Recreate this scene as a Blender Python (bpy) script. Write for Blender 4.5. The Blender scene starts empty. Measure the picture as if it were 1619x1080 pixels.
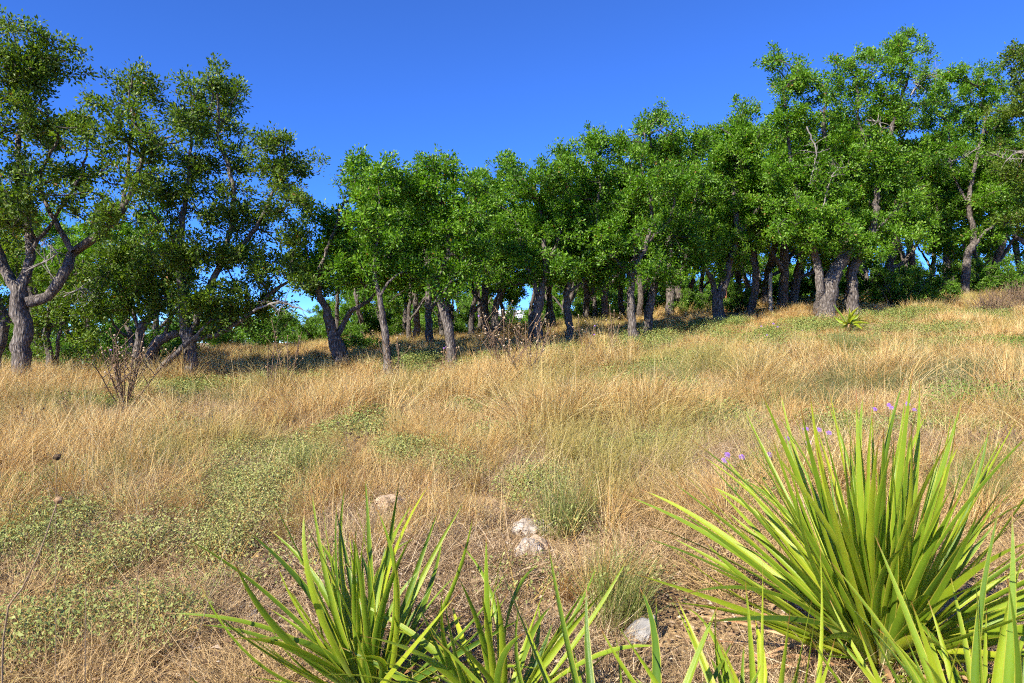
import bpy, math, random
import numpy as np
from mathutils import Vector, Matrix

# ------------------------------------------------------------------ camera, sky, sun, exposure
SC = bpy.context.scene
COL = SC.collection
F = 1079.0            # focal length in pixels of the 1619 px wide photograph (24 mm)
CAMZ = 1.1

cam_data = bpy.data.cameras.new("camera")
cam_data.sensor_width = 36.0
cam_data.lens = 36.0 * F / 1619.0
cam_data.clip_start = 0.05
cam_data.clip_end = 5000.0
cam_data.dof.use_dof = True
cam_data.dof.focus_distance = 6.0
cam_data.dof.aperture_fstop = 9.0
cam = bpy.data.objects.new("camera", cam_data)
cam.location = (0, 0, CAMZ)
cam.rotation_euler = (math.radians(90), 0, 0)
COL.objects.link(cam)
SC.camera = cam

SUN_EL = math.radians(36)
SUN_AZ = math.atan2(-0.66, -0.75)      # clockwise from +Y: behind the camera, to its left
to_sun = Vector((math.sin(SUN_AZ) * math.cos(SUN_EL), math.cos(SUN_AZ) * math.cos(SUN_EL), math.sin(SUN_EL)))

world = bpy.data.worlds.new("World")
SC.world = world
world.use_nodes = True
wn = world.node_tree
wn.nodes.clear()
sky = wn.nodes.new("ShaderNodeTexSky")
sky.sky_type = 'NISHITA'
sky.sun_disc = False
sky.sun_elevation = SUN_EL
sky.sun_rotation = SUN_AZ
sky.altitude = 9000
sky.air_density = 1.8
sky.dust_density = 0.5
sky.ozone_density = 9.0
hsv = wn.nodes.new("ShaderNodeHueSaturation")
hsv.inputs['Hue'].default_value = 0.511
hsv.inputs['Saturation'].default_value = 1.09
bg = wn.nodes.new("ShaderNodeBackground")
bg.inputs['Strength'].default_value = 0.138
wo = wn.nodes.new("ShaderNodeOutputWorld")
wn.links.new(sky.outputs[0], hsv.inputs['Color'])
wn.links.new(hsv.outputs[0], bg.inputs[0])
wn.links.new(bg.outputs[0], wo.inputs[0])

sun_data = bpy.data.lights.new("sun", 'SUN')
sun_data.energy = 4.7
sun_data.angle = math.radians(0.53)
sun_data.color = (1.0, 0.93, 0.80)
sun = bpy.data.objects.new("sun", sun_data)
sun.rotation_euler = to_sun.to_track_quat('Z', 'Y').to_euler()
COL.objects.link(sun)

SC.view_settings.view_transform = 'Standard'
SC.view_settings.look = 'None'
SC.view_settings.exposure = 1.18
SC.view_settings.gamma = 1.0
SC.view_settings.use_curve_mapping = False
SC.cycles.max_bounces = 4
SC.cycles.diffuse_bounces = 2
SC.cycles.glossy_bounces = 2
SC.cycles.transmission_bounces = 4
SC.cycles.use_denoising = False
SC.cycles.use_adaptive_sampling = True
SC.cycles.adaptive_threshold = 0.045
SC.cycles.adaptive_min_samples = 20
SC.cycles.filter_width = 1.1

rng = np.random.default_rng(11)
random.seed(11)

# ------------------------------------------------------------------ helpers
def at(px, py, d):
    """a point of the place: column and row of the photograph at d metres in front of the camera"""
    return Vector(((px - 809.5) / F * d, d, CAMZ - (py - 540.0) / F * d))

def empty(name, loc, label=None, cat=None, group=None):
    o = bpy.data.objects.new(name, None)
    o.location = loc
    o.empty_display_size = 0.2
    COL.objects.link(o)
    tag(o, label, cat, group)
    return o

def tag(o, label=None, cat=None, group=None, kind=None):
    if label: o["label"] = label
    if cat: o["category"] = cat
    if group: o["group"] = group
    if kind: o["kind"] = kind
    return o

def mesh_np(name, verts, faces, mat, smooth=False, attrs=None, mats=None):
    """verts (N,3); faces: an (M,3) or (M,4) array, or a list of lists"""
    me = bpy.data.meshes.new(name)
    verts = np.asarray(verts, dtype=np.float32)
    if isinstance(faces, np.ndarray):
        M, k = faces.shape
        me.vertices.add(len(verts))
        me.vertices.foreach_set("co", verts.ravel())
        me.loops.add(M * k)
        me.loops.foreach_set("vertex_index", faces.astype(np.int32).ravel())
        me.polygons.add(M)
        me.polygons.foreach_set("loop_start", np.arange(0, M * k, k, dtype=np.int32))
        me.polygons.foreach_set("loop_total", np.full(M, k, dtype=np.int32))
        me.update(calc_edges=True)
    else:
        me.from_pydata([tuple(map(float, v)) for v in verts], [], faces)
        me.update()
    if smooth:
        me.polygons.foreach_set("use_smooth", np.ones(len(me.polygons), dtype=bool))
    if mat: me.materials.append(mat)
    for k_, v_ in (attrs or {}).items():
        a = me.attributes.new(k_, 'FLOAT', 'POINT')
        a.data.foreach_set("value", np.asarray(v_, dtype=np.float32))
    return me

def obj(name, me, parent=None, loc=None):
    o = bpy.data.objects.new(name, me)
    COL.objects.link(o)
    if parent: o.parent = parent
    if loc is not None: o.location = loc
    return o

LANDMARKS = [(32, "large left oak"), (300, "dark double-topped oak"), (540, "forked dark oak"), (614, "slender pale oak"), (717, "ragged stripped trunk"), (850, "twin-stemmed oak"), (1003, "pale bowed trunk"), (1136, "wide forked oak"), (1306, "two-stemmed pale oak"), (1350, "tallest oak"), (1525, "lone upright trunk")]
RANK = ["nearest", "second", "third", "fourth", "fifth", "sixth", "seventh", "eighth", "ninth", "tenth"]
def beside(pxs, pattern):
    """a label for each column of the photograph, told by the nearest front tree: 'second left of the pale bowed trunk'"""
    out, seen = [None] * len(pxs), {}
    near = [min(LANDMARKS, key=lambda l: abs(l[0] - p)) for p in pxs]
    for i in sorted(range(len(pxs)), key=lambda i: abs(pxs[i] - near[i][0])):
        key = (near[i][1], "left" if pxs[i] < near[i][0] else "right")
        k = seen.get(key, 0); seen[key] = k + 1
        out[i] = pattern.format("%s to the %s of the %s" % (RANK[k], key[1], key[0]))
    return out

def vnoise(x, y, scale, seed=0):
    """smooth value noise, 0..1, arrays in and out"""
    x = np.asarray(x, float) / scale + 137.3 + seed * 17.77
    y = np.asarray(y, float) / scale + 59.1 + seed * 31.31
    xi, yi = np.floor(x), np.floor(y)
    fx, fy = x - xi, y - yi
    fx, fy = fx * fx * (3 - 2 * fx), fy * fy * (3 - 2 * fy)
    def h(a, b):
        s = np.sin(a * 127.1 + b * 311.7 + seed * 74.7) * 43758.5453
        return s - np.floor(s)
    return (h(xi, yi) * (1 - fx) + h(xi + 1, yi) * fx) * (1 - fy) + (h(xi, yi + 1) * (1 - fx) + h(xi + 1, yi + 1) * fx) * fy

# ------------------------------------------------------------------ the lie of the land
_cp = [  # px, py, depth of ground seen in the photograph
    (32, 602, 10.5), (300, 592, 11.5), (540, 572, 12.5), (613, 582, 11.5), (716, 566, 12), (850, 540, 13.5),
    (1000, 530, 14), (1135, 497, 16), (1306, 497, 15), (1350, 492, 15.2), (1526, 466, 19), (820, 514, 25),
    (400, 546, 30), (60, 560, 26), (0, 1080, 2.2), (809, 1080, 2.2), (1385, 1010, 2.25), (0, 700, 6), (809, 700, 5.5),
    (809, 610, 9.5), (1600, 700, 5), (1600, 562, 9), (1480, 508, 13), (1000, 570, 10.5), (1200, 610, 8), (300, 640, 8.5),
    (1250, 470, 22), (1100, 490, 25), (1580, 452, 26)]
CP = np.array([[*(at(*c))] for c in _cp] + [[0, -4, -0.2], [-8, -2, -0.25], [8, -2, 0.45], [-12, 14, 0.45], [18, 12, 2.3], [-22, 30, 0.7], [24, 30, 3.2]])
for _p in CP:      # the photograph shows the tips of the grass; the soil lies lower
    if _p[1] > 4: _p[2] -= 0.16 * min(1.0, (_p[1] - 4) / 3)
def _tps(r):
    r = np.maximum(r, 1e-6)
    return r * r * np.log(r)
def _fit(cp, lam=0.6):
    n = len(cp)
    K = _tps(np.hypot(cp[:, None, 0] - cp[None, :, 0], cp[:, None, 1] - cp[None, :, 1])) + lam * np.eye(n)
    P = np.c_[np.ones(n), cp[:, :2]]
    A = np.block([[K, P], [P.T, np.zeros((3, 3))]])
    return np.linalg.solve(A, np.r_[cp[:, 2], 0, 0, 0])
_W = _fit(CP)
def ground(x, y):
    x = np.atleast_1d(np.asarray(x, float)); y = np.atleast_1d(np.asarray(y, float))
    xc = np.clip(x, -28, 30); yc = np.clip(y, -8, 36)
    out = _W[-3] + _W[-2] * xc + _W[-1] * yc
    for i in range(len(CP)):
        out = out + _W[i] * _tps(np.hypot(xc - CP[i, 0], yc - CP[i, 1]))
    r = np.hypot(x, y)
    w = np.clip((r - 27) / 40, 0, 1); w = w * w * (3 - 2 * w)
    far = 0.2 - 2.5 * np.clip((r - 60) / 400, 0, 1)
    out = out * (1 - w) + far * w
    out = out + (vnoise(x, y, 1.3, 3) - 0.5) * 0.10 + (vnoise(x, y, 0.42, 4) - 0.5) * 0.03
    return out
def gz(x, y): return float(ground(x, y)[0])

def on_ground(px, py):
    """where the sight line through a point of the photograph meets the ground"""
    d = np.linspace(1.2, 60, 1200)
    x = (px - 809.5) / F * d; z = CAMZ - (py - 540.0) / F * d
    g = ground(x, d)
    k = np.argmax(z < g)
    if k == 0: k = len(d) - 1
    return Vector((x[k], d[k], g[k]))

# ------------------------------------------------------------------ materials
def nmat(name):
    m = bpy.data.materials.new(name)
    m.use_nodes = True
    nt = m.node_tree
    nt.nodes.clear()
    out = nt.nodes.new("ShaderNodeOutputMaterial")
    return m, nt, out
def N(nt, t, **kw):
    n = nt.nodes.new(t)
    for k, v in kw.items():
        if hasattr(n, k): setattr(n, k, v)
        else: n.inputs[k.replace('_', ' ')].default_value = v
    return n
def ramp(nt, stops, inp=None, interp='LINEAR'):
    r = nt.nodes.new("ShaderNodeValToRGB")
    r.color_ramp.interpolation = interp
    el = r.color_ramp.elements
    while len(el) < len(stops): el.new(0.5)
    for e, (p, c) in zip(el, stops):
        e.position = p; e.color = (*c, 1)
    if inp is not None: nt.links.new(inp, r.inputs[0])
    return r
def mixc(nt, a, b, fac, mode='MIX'):
    m = nt.nodes.new("ShaderNodeMix"); m.data_type = 'RGBA'; m.blend_type = mode
    for sock, v in ((6, a), (7, b), (0, fac)):
        if isinstance(v, (int, float)): m.inputs[sock].default_value = v
        elif isinstance(v, tuple): m.inputs[sock].default_value = (*v, 1)
        else: nt.links.new(v, m.inputs[sock])
    return m.outputs[2]

def leafy(name, stops, rough=0.45, trans=0.3, spec=0.5, tint=None, tint_col=None, tcol=None):
    """thin plant tissue: colour picked per blade or leaf by the 'col' attribute, light passing through"""
    m, nt, out = nmat(name)
    a = N(nt, "ShaderNodeAttribute", attribute_name="col")
    c = ramp(nt, stops, a.outputs['Fac']).outputs[0]
    if tint:
        t = N(nt, "ShaderNodeAttribute", attribute_name="tint", attribute_type='INSTANCER')
        c = mixc(nt, c, tint_col, t.outputs['Fac'])
    p = N(nt, "ShaderNodeBsdfPrincipled")
    p.inputs['Roughness'].default_value = rough
    p.inputs['Specular IOR Level'].default_value = spec
    nt.links.new(c, p.inputs['Base Color'])
    tr = N(nt, "ShaderNodeBsdfTranslucent")
    if tcol:
        tc = mixc(nt, c, tcol, 1.0, 'MULTIPLY')
        nt.links.new(tc, tr.inputs[0])
    else:
        nt.links.new(c, tr.inputs[0])
    mx = N(nt, "ShaderNodeMixShader"); mx.inputs[0].default_value = trans
    nt.links.new(p.outputs[0], mx.inputs[1]); nt.links.new(tr.outputs[0], mx.inputs[2])
    nt.links.new(mx.outputs[0], out.inputs[0])
    return m

def bark_mat(name, c0, c1, c2, scale=1.0):
    m, nt, out = nmat(name)
    g = N(nt, "ShaderNodeTexCoord")
    mp = N(nt, "ShaderNodeMapping"); mp.inputs['Scale'].default_value = (26 * scale, 26 * scale, 8 * scale)
    nt.links.new(g.outputs['Object'], mp.inputs[0])
    n1 = N(nt, "ShaderNodeTexNoise"); n1.inputs['Scale'].default_value = 0.6; n1.inputs['Detail'].default_value = 6
    nt.links.new(g.outputs['Object'], n1.inputs[0])
    wv = mixc(nt, mp.outputs[0], n1.outputs['Color'], 0.06, 'ADD')
    v = N(nt, "ShaderNodeTexVoronoi", feature='DISTANCE_TO_EDGE'); v.inputs['Scale'].default_value = 1.0
    nt.links.new(wv, v.inputs[0])
    n2 = N(nt, "ShaderNodeTexNoise"); n2.inputs['Scale'].default_value = 1.6; n2.inputs['Detail'].default_value = 8
    nt.links.new(mp.outputs[0], n2.inputs[0])
    h = N(nt, "ShaderNodeMath", operation='MULTIPLY_ADD'); h.inputs[1].default_value = 1.1
    nt.links.new(v.outputs[0], h.inputs[0]); nt.links.new(n2.outputs[0], h.inputs[2])
    n3 = N(nt, "ShaderNodeTexNoise"); n3.inputs['Scale'].default_value = 3.0; n3.inputs['Detail'].default_value = 3
    nt.links.new(g.outputs['Object'], n3.inputs[0])
    r = ramp(nt, [(0.35, c0), (0.62, c1), (1.0, c2)], h.outputs[0])
    lich = ramp(nt, [(0.55, (0, 0, 0)), (0.7, (1, 1, 1))], n3.outputs[0])
    lm = N(nt, "ShaderNodeMath", operation='MULTIPLY'); lm.inputs[1].default_value = 0.45
    nt.links.new(lich.outputs[0], lm.inputs[0])
    c = mixc(nt, r.outputs[0], tuple(min(1, x * 1.15) for x in c2), lm.outputs[0])
    p = N(nt, "ShaderNodeBsdfPrincipled"); p.inputs['Roughness'].default_value = 0.92; p.inputs['Specular IOR Level'].default_value = 0.15
    nt.links.new(c, p.inputs['Base Color'])
    b = N(nt, "ShaderNodeBump"); b.inputs['Strength'].default_value = 1.0; b.inputs['Distance'].default_value = 0.02
    nt.links.new(h.outputs[0], b.inputs['Height']); nt.links.new(b.outputs[0], p.inputs['Normal'])
    nt.links.new(p.outputs[0], out.inputs[0])
    return m

def simple_mat(name, c0, c1, scale=20, rough=0.9, bump=0.3, dist=0.01, detail=6, spec=0.2):
    m, nt, out = nmat(name)
    g = N(nt, "ShaderNodeTexCoord")
    n = N(nt, "ShaderNodeTexNoise"); n.inputs['Scale'].default_value = scale; n.inputs['Detail'].default_value = detail
    nt.links.new(g.outputs['Object'], n.inputs[0])
    r = ramp(nt, [(0.32, c0), (0.68, c1)], n.outputs[0])
    p = N(nt, "ShaderNodeBsdfPrincipled"); p.inputs['Roughness'].default_value = rough; p.inputs['Specular IOR Level'].default_value = spec
    nt.links.new(r.outputs[0], p.inputs['Base Color'])
    b = N(nt, "ShaderNodeBump"); b.inputs['Strength'].default_value = bump; b.inputs['Distance'].default_value = dist
    nt.links.new(n.outputs[0], b.inputs['Height']); nt.links.new(b.outputs[0], p.inputs['Normal'])
    nt.links.new(p.outputs[0], out.inputs[0])
    return m

def ground_mat():
    m, nt, out = nmat("soil_and_thatch")
    g = N(nt, "ShaderNodeTexCoord")
    def noise(s, d=8, r=0.6):
        n = N(nt, "ShaderNodeTexNoise"); n.inputs['Scale'].default_value = s; n.inputs['Detail'].default_value = d; n.inputs['Roughness'].default_value = r
        nt.links.new(g.outputs['Object'], n.inputs[0]); return n.outputs[0]
    big, mid, fine = noise(0.45), noise(5.0), noise(60, 4)
    soil = ramp(nt, [(0.3, (0.075, 0.055, 0.04)), (0.55, (0.15, 0.115, 0.085)), (0.75, (0.27, 0.22, 0.17))], mid).outputs[0]
    thatch = ramp(nt, [(0.3, (0.20, 0.125, 0.06)), (0.5, (0.36, 0.24, 0.12)), (0.72, (0.50, 0.36, 0.19))], fine).outputs[0]
    f = ramp(nt, [(0.36, (0, 0, 0)), (0.52, (1, 1, 1))], big).outputs[0]
    c = mixc(nt, soil, thatch, f)
    p = N(nt, "ShaderNodeBsdfPrincipled"); p.inputs['Roughness'].default_value = 0.95; p.inputs['Specular IOR Level'].default_value = 0.1
    nt.links.new(c, p.inputs['Base Color'])
    hh = N(nt, "ShaderNodeMath", operation='ADD'); nt.links.new(mid, hh.inputs[0]); nt.links.new(fine, hh.inputs[1])
    b = N(nt, "ShaderNodeBump"); b.inputs['Strength'].default_value = 0.8; b.inputs['Distance'].default_value = 0.03
    nt.links.new(hh.outputs[0], b.inputs['Height']); nt.links.new(b.outputs[0], p.inputs['Normal'])
    nt.links.new(p.outputs[0], out.inputs[0])
    return m

M = {}
M['ground'] = ground_mat()
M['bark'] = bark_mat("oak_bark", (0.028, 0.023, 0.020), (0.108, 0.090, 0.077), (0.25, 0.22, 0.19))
M['twig'] = simple_mat("twig_bark_shaded", (0.035, 0.028, 0.023), (0.10, 0.083, 0.07), 14)  # branch bark, its colour darkened for the shade inside the crowns
M['dead'] = simple_mat("dead_wood", (0.13, 0.115, 0.10), (0.30, 0.27, 0.235), 16)
M['leaf'] = leafy("oak_leaf", [(0.0, (0.030, 0.080, 0.006)), (0.45, (0.090, 0.203, 0.010)), (0.8, (0.162, 0.310, 0.018)), (0.975, (0.23, 0.34, 0.045)), (0.99, (0.30, 0.14, 0.04))],
                  rough=0.46, trans=0.34, spec=0.4, tcol=(1.6, 1.8, 0.45))
M['leaf_olive'] = leafy("oak_leaf_olive", [(0.0, (0.026, 0.060, 0.007)), (0.45, (0.085, 0.152, 0.013)), (0.8, (0.155, 0.235, 0.024)), (0.97, (0.17, 0.20, 0.045)), (0.985, (0.30, 0.15, 0.05))],
                  rough=0.47, trans=0.34, spec=0.38, tcol=(1.6, 1.7, 0.45))
M['shrub_leaf'] = leafy("shrub_leaf", [(0.0, (0.04, 0.10, 0.009)), (0.6, (0.10, 0.21, 0.017)), (1.0, (0.19, 0.30, 0.035))], rough=0.5, trans=0.35, spec=0.35, tcol=(1.5, 1.7, 0.5))
STRAW = [(0.0, (0.25, 0.12, 0.035)), (0.3, (0.49, 0.28, 0.085)), (0.65, (0.68, 0.475, 0.185)), (0.9, (0.83, 0.67, 0.36)), (1.0, (0.40, 0.36, 0.12))]
M['straw'] = leafy("dry_grass_blade", STRAW, rough=0.6, trans=0.32, spec=0.25, tint=True, tint_col=(0.34, 0.33, 0.085))
M['thatch'] = leafy("matted_grass_blade", [(0.0, (0.14, 0.088, 0.05)), (0.4, (0.35, 0.235, 0.125)), (0.75, (0.55, 0.40, 0.225)), (1.0, (0.70, 0.57, 0.38))], rough=0.7, trans=0.2, spec=0.2, tint=True, tint_col=(0.50, 0.345, 0.15))
M['green_grass'] = leafy("green_grass_blade", [(0.0, (0.10, 0.135, 0.03)), (0.5, (0.20, 0.245, 0.055)), (0.85, (0.34, 0.34, 0.11)), (1.0, (0.58, 0.45, 0.20))], rough=0.5, trans=0.3, spec=0.3, tint=True, tint_col=(0.10, 0.13, 0.05))  # the tint colours some tussocks dark, as if in shadow
M['croton'] = leafy("ground_cover_leaf", [(0.0, (0.18, 0.215, 0.06)), (0.45, (0.33, 0.36, 0.11)), (0.78, (0.47, 0.47, 0.18)), (0.84, (0.52, 0.39, 0.12)), (1.0, (0.50, 0.29, 0.09))], rough=0.65, trans=0.25, spec=0.2, tint=True, tint_col=(0.115, 0.24, 0.03))
M['forb'] = leafy("forb_leaf", [(0.0, (0.10, 0.15, 0.04)), (0.6, (0.20, 0.27, 0.075)), (1.0, (0.36, 0.38, 0.12))], rough=0.6, trans=0.25, spec=0.2)
M['litter'] = leafy("leaf_litter", [(0.0, (0.10, 0.06, 0.035)), (0.5, (0.25, 0.155, 0.085)), (0.85, (0.42, 0.29, 0.17)), (1.0, (0.62, 0.52, 0.40))], rough=0.8, trans=0.1, spec=0.2)
M['stalk'] = simple_mat("dry_stalk", (0.11, 0.072, 0.045), (0.24, 0.165, 0.105), 30)
M['stalk_pale'] = simple_mat("pale_dry_stalk", (0.24, 0.17, 0.10), (0.42, 0.31, 0.19), 30)
M['seed'] = simple_mat("thistle_head", (0.20, 0.12, 0.06), (0.42, 0.28, 0.15), 60, bump=0.6)
M['seed_pale'] = simple_mat("thistle_down", (0.40, 0.29, 0.18), (0.60, 0.48, 0.34), 60, bump=0.6)
M['seed_dark'] = simple_mat("dark_seed_head", (0.05, 0.035, 0.02), (0.14, 0.09, 0.05), 60, bump=0.8)
M['shrub_stem'] = simple_mat('green_stem', (0.10, 0.15, 0.04), (0.18, 0.24, 0.07), 30)
M['purple'] = simple_mat("verbena_petal", (0.20, 0.085, 0.40), (0.36, 0.18, 0.58), 40, rough=0.6, bump=0.1)
M['yellow'] = simple_mat("yellow_petal", (0.65, 0.40, 0.02), (0.80, 0.55, 0.05), 40, rough=0.6, bump=0.1)
M['rock'] = simple_mat("limestone", (0.20, 0.165, 0.13), (0.60, 0.53, 0.45), 16, bump=0.8, dist=0.02, detail=10)
M['rock_grey'] = simple_mat("grey_limestone", (0.13, 0.125, 0.12), (0.34, 0.325, 0.305), 11, bump=0.8, dist=0.02, detail=10)
M['rock_tan'] = simple_mat("tan_limestone", (0.34, 0.245, 0.165), (0.58, 0.45, 0.32), 9, bump=0.8, dist=0.02, detail=10)

def yucca_mat():
    m, nt, out = nmat("yucca_leaf")
    e = N(nt, "ShaderNodeAttribute", attribute_name="edge")
    s = N(nt, "ShaderNodeAttribute", attribute_name="along")
    v = N(nt, "ShaderNodeAttribute", attribute_name="col")
    g = N(nt, "ShaderNodeTexCoord")
    n = N(nt, "ShaderNodeTexNoise"); n.inputs['Scale'].default_value = 14; n.inputs['Detail'].default_value = 5
    nt.links.new(g.outputs['Object'], n.inputs[0])
    base = ramp(nt, [(0.0, (0.045, 0.110, 0.014)), (0.5, (0.128, 0.225, 0.018)), (1.0, (0.275, 0.355, 0.028))], v.outputs['Fac']).outputs[0]
    base = mixc(nt, base, mixc(nt, base, (1.7, 1.4, 0.8), 1.0, 'MULTIPLY'), n.outputs[0])
    low = ramp(nt, [(0.02, (1, 1, 1)), (0.25, (0, 0, 0))], s.outputs['Fac']).outputs[0]
    base = mixc(nt, base, (0.38, 0.42, 0.16), low)
    ed = ramp(nt, [(0.80, (0, 0, 0)), (0.93, (1, 1, 1))], e.outputs['Fac']).outputs[0]
    base = mixc(nt, base, (0.42, 0.40, 0.05), ed)
    sj = N(nt, "ShaderNodeMath", operation='MULTIPLY_ADD'); sj.inputs[1].default_value = 0.07
    nt.links.new(n.outputs[0], sj.inputs[0]); nt.links.new(s.outputs['Fac'], sj.inputs[2])
    tip = ramp(nt, [(0.95, (0, 0, 0)), (1.0, (1, 1, 1))], sj.outputs[0]).outputs[0]
    base = mixc(nt, base, (0.30, 0.13, 0.04), tip)
    # fine lengthwise ribs
    w = N(nt, "ShaderNodeMath", operation='MULTIPLY'); w.inputs[1].default_value = 34
    nt.links.new(e.outputs['Fac'], w.inputs[0])
    sn = N(nt, "ShaderNodeMath", operation='SINE'); nt.links.new(w.outputs[0], sn.inputs[0])
    p = N(nt, "ShaderNodeBsdfPrincipled"); p.inputs['Roughness'].default_value = 0.40; p.inputs['Specular IOR Level'].default_value = 0.4
    b = N(nt, "ShaderNodeBump"); b.inputs['Strength'].default_value = 0.18; b.inputs['Distance'].default_value = 0.002
    nt.links.new(sn.outputs[0], b.inputs['Height']); nt.links.new(b.outputs[0], p.inputs['Normal'])
    nt.links.new(base, p.inputs['Base Color'])
    tr = N(nt, "ShaderNodeBsdfTranslucent")
    nt.links.new(mixc(nt, base, (1.5, 1.5, 0.4), 1.0, 'MULTIPLY'), tr.inputs[0])
    mx = N(nt, "ShaderNodeMixShader"); mx.inputs[0].default_value = 0.26
    nt.links.new(p.outputs[0], mx.inputs[1]); nt.links.new(tr.outputs[0], mx.inputs[2])
    nt.links.new(mx.outputs[0], out.inputs[0])
    return m
M['yucca'] = yucca_mat()
M['yucca_dead'] = simple_mat("dead_yucca_leaf", (0.24, 0.11, 0.05), (0.50, 0.33, 0.18), 12)
M['white_wall'] = simple_mat("white_siding", (0.76, 0.76, 0.75), (0.82, 0.82, 0.81), 3, rough=0.6, bump=0.02)
M['roof'] = simple_mat("pale_metal_roof", (0.62, 0.63, 0.64), (0.72, 0.73, 0.74), 3, rough=0.5, bump=0.02)
M['glass'] = simple_mat("window_glass", (0.05, 0.06, 0.07), (0.08, 0.09, 0.10), 2, rough=0.1, bump=0.0, spec=0.6)
M['post'] = simple_mat("weathered_post", (0.26, 0.22, 0.17), (0.46, 0.41, 0.33), 18)
M['rust'] = simple_mat("rusty_steel", (0.22, 0.07, 0.04), (0.38, 0.15, 0.09), 25)

# ------------------------------------------------------------------ ground
def build_ground():
    def axis(a, b, fine, grow, far):
        out = [0.0]; s = fine
        while out[-1] < b:
            out.append(out[-1] + s)
            if out[-1] > a: s *= grow
        return np.array(out)
    ax = axis(14, 900, 0.16, 1.09, 0)
    xs = np.r_[-ax[:0:-1], ax]
    ys = np.r_[-axis(3, 400, 0.4, 1.25, 0)[:0:-1], axis(24, 1500, 0.16, 1.09, 0)]
    X, Y = np.meshgrid(xs, ys)
    Z = ground(X.ravel(), Y.ravel())
    nx, ny = len(xs), len(ys)
    i = np.arange(nx * ny).reshape(ny, nx)
    faces = np.stack([i[:-1, :-1], i[:-1, 1:], i[1:, 1:], i[1:, :-1]], -1).reshape(-1, 4)
    me = mesh_np("ground", np.c_[X.ravel(), Y.ravel(), Z], faces, M['ground'], smooth=True)
    tag(obj("ground", me), kind="structure")
build_ground()

# ------------------------------------------------------------------ trees
def tube_mesh(chains, name, mat, rough=0.0, seed=0):
    """chains: list of (points (n,3), radii (n)); one mesh of tapered tubes"""
    V, Q = [], []
    off = 0
    rg = np.random.default_rng(seed)
    for pts, rad in chains:
        n = len(pts)
        if n < 2: continue
        rm = rad.max()
        k = 12 if rm > 0.07 else 8 if rm > 0.035 else 5 if rm > 0.012 else 3
        t = np.gradient(pts, axis=0)
        t /= np.linalg.norm(t, axis=1)[:, None] + 1e-9
        u = np.cross(t[0], (0.3, 0.9, 0.1)); u /= np.linalg.norm(u) + 1e-9
        a = np.arange(k) * 2 * math.pi / k
        ca, sa = np.cos(a), np.sin(a)
        ph = rg.random(3) * 6.28
        rings = np.empty((n, k, 3))
        for j in range(n):
            u = u - t[j] * np.dot(u, t[j]); u /= np.linalg.norm(u) + 1e-9
            w = np.cross(t[j], u)
            r = np.full(k, rad[j])
            if rough and rad[j] > 0.02:
                r = r * (1 + rough * (0.5 * np.sin(3 * a + ph[0] + j * 0.35) + 0.35 * np.sin(5 * a + ph[1] - j * 0.5) + rg.normal(0, 0.45, k)))
            rings[j] = pts[j] + (ca * r)[:, None] * u + (sa * r)[:, None] * w
        V.append(rings.reshape(-1, 3))
        ii = off + np.arange(n * k).reshape(n, k)
        nx_ = np.roll(ii, -1, axis=1)
        Q.append(np.stack([ii[:-1], nx_[:-1], nx_[1:], ii[1:]], -1).reshape(-1, 4))
        off += n * k
    if not V: return None
    return mesh_np(name, np.concatenate(V), np.concatenate(Q), mat, smooth=True)

def catmull(P, W, step):
    P = np.array(P, float); W = np.array(W, float)
    if len(P) < 2: return P, W
    Pe = np.vstack([2 * P[0] - P[1], P, 2 * P[-1] - P[-2]])
    out, ow = [], []
    for i in range(len(P) - 1):
        a, b, c, d = Pe[i:i + 4]
        n = max(2, int(np.linalg.norm(c - b) / step))
        for s in np.arange(n) / n:
            out.append(0.5 * ((2 * b) + (-a + c) * s + (2 * a - 5 * b + 4 * c - d) * s * s + (-a + 3 * b - 3 * c + d) * s ** 3))
            ow.append(W[i] * (1 - s) + W[i + 1] * s)
    out.append(P[-1]); ow.append(W[-1])
    return np.array(out), np.array(ow)

def leaf_faces(P, axis, nrm, length, width, rg):
    """folded lozenge leaves: 4 verts, 2 triangles each"""
    n = len(P)
    axis = axis / (np.linalg.norm(axis, axis=1)[:, None] + 1e-9)
    side = np.cross(axis, nrm); side /= np.linalg.norm(side, axis=1)[:, None] + 1e-9
    up = np.cross(side, axis)
    L = length[:, None]; W = width[:, None]
    fold = rg.uniform(0.05, 0.30, n)[:, None]
    v0 = P
    v1 = P + axis * L * 0.52 + side * W * 0.5 + up * W * fold
    v2 = P + axis * L + up * L * rg.uniform(-0.2, 0.08, n)[:, None]
    v3 = P + axis * L * 0.48 - side * W * 0.5 + up * W * fold
    V = np.stack([v0, v1, v2, v3], 1).reshape(-1, 3)
    b = np.arange(n)[:, None] * 4
    T = np.concatenate([b + [0, 1, 2], b + [0, 2, 3]], 0)
    return V, T

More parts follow.
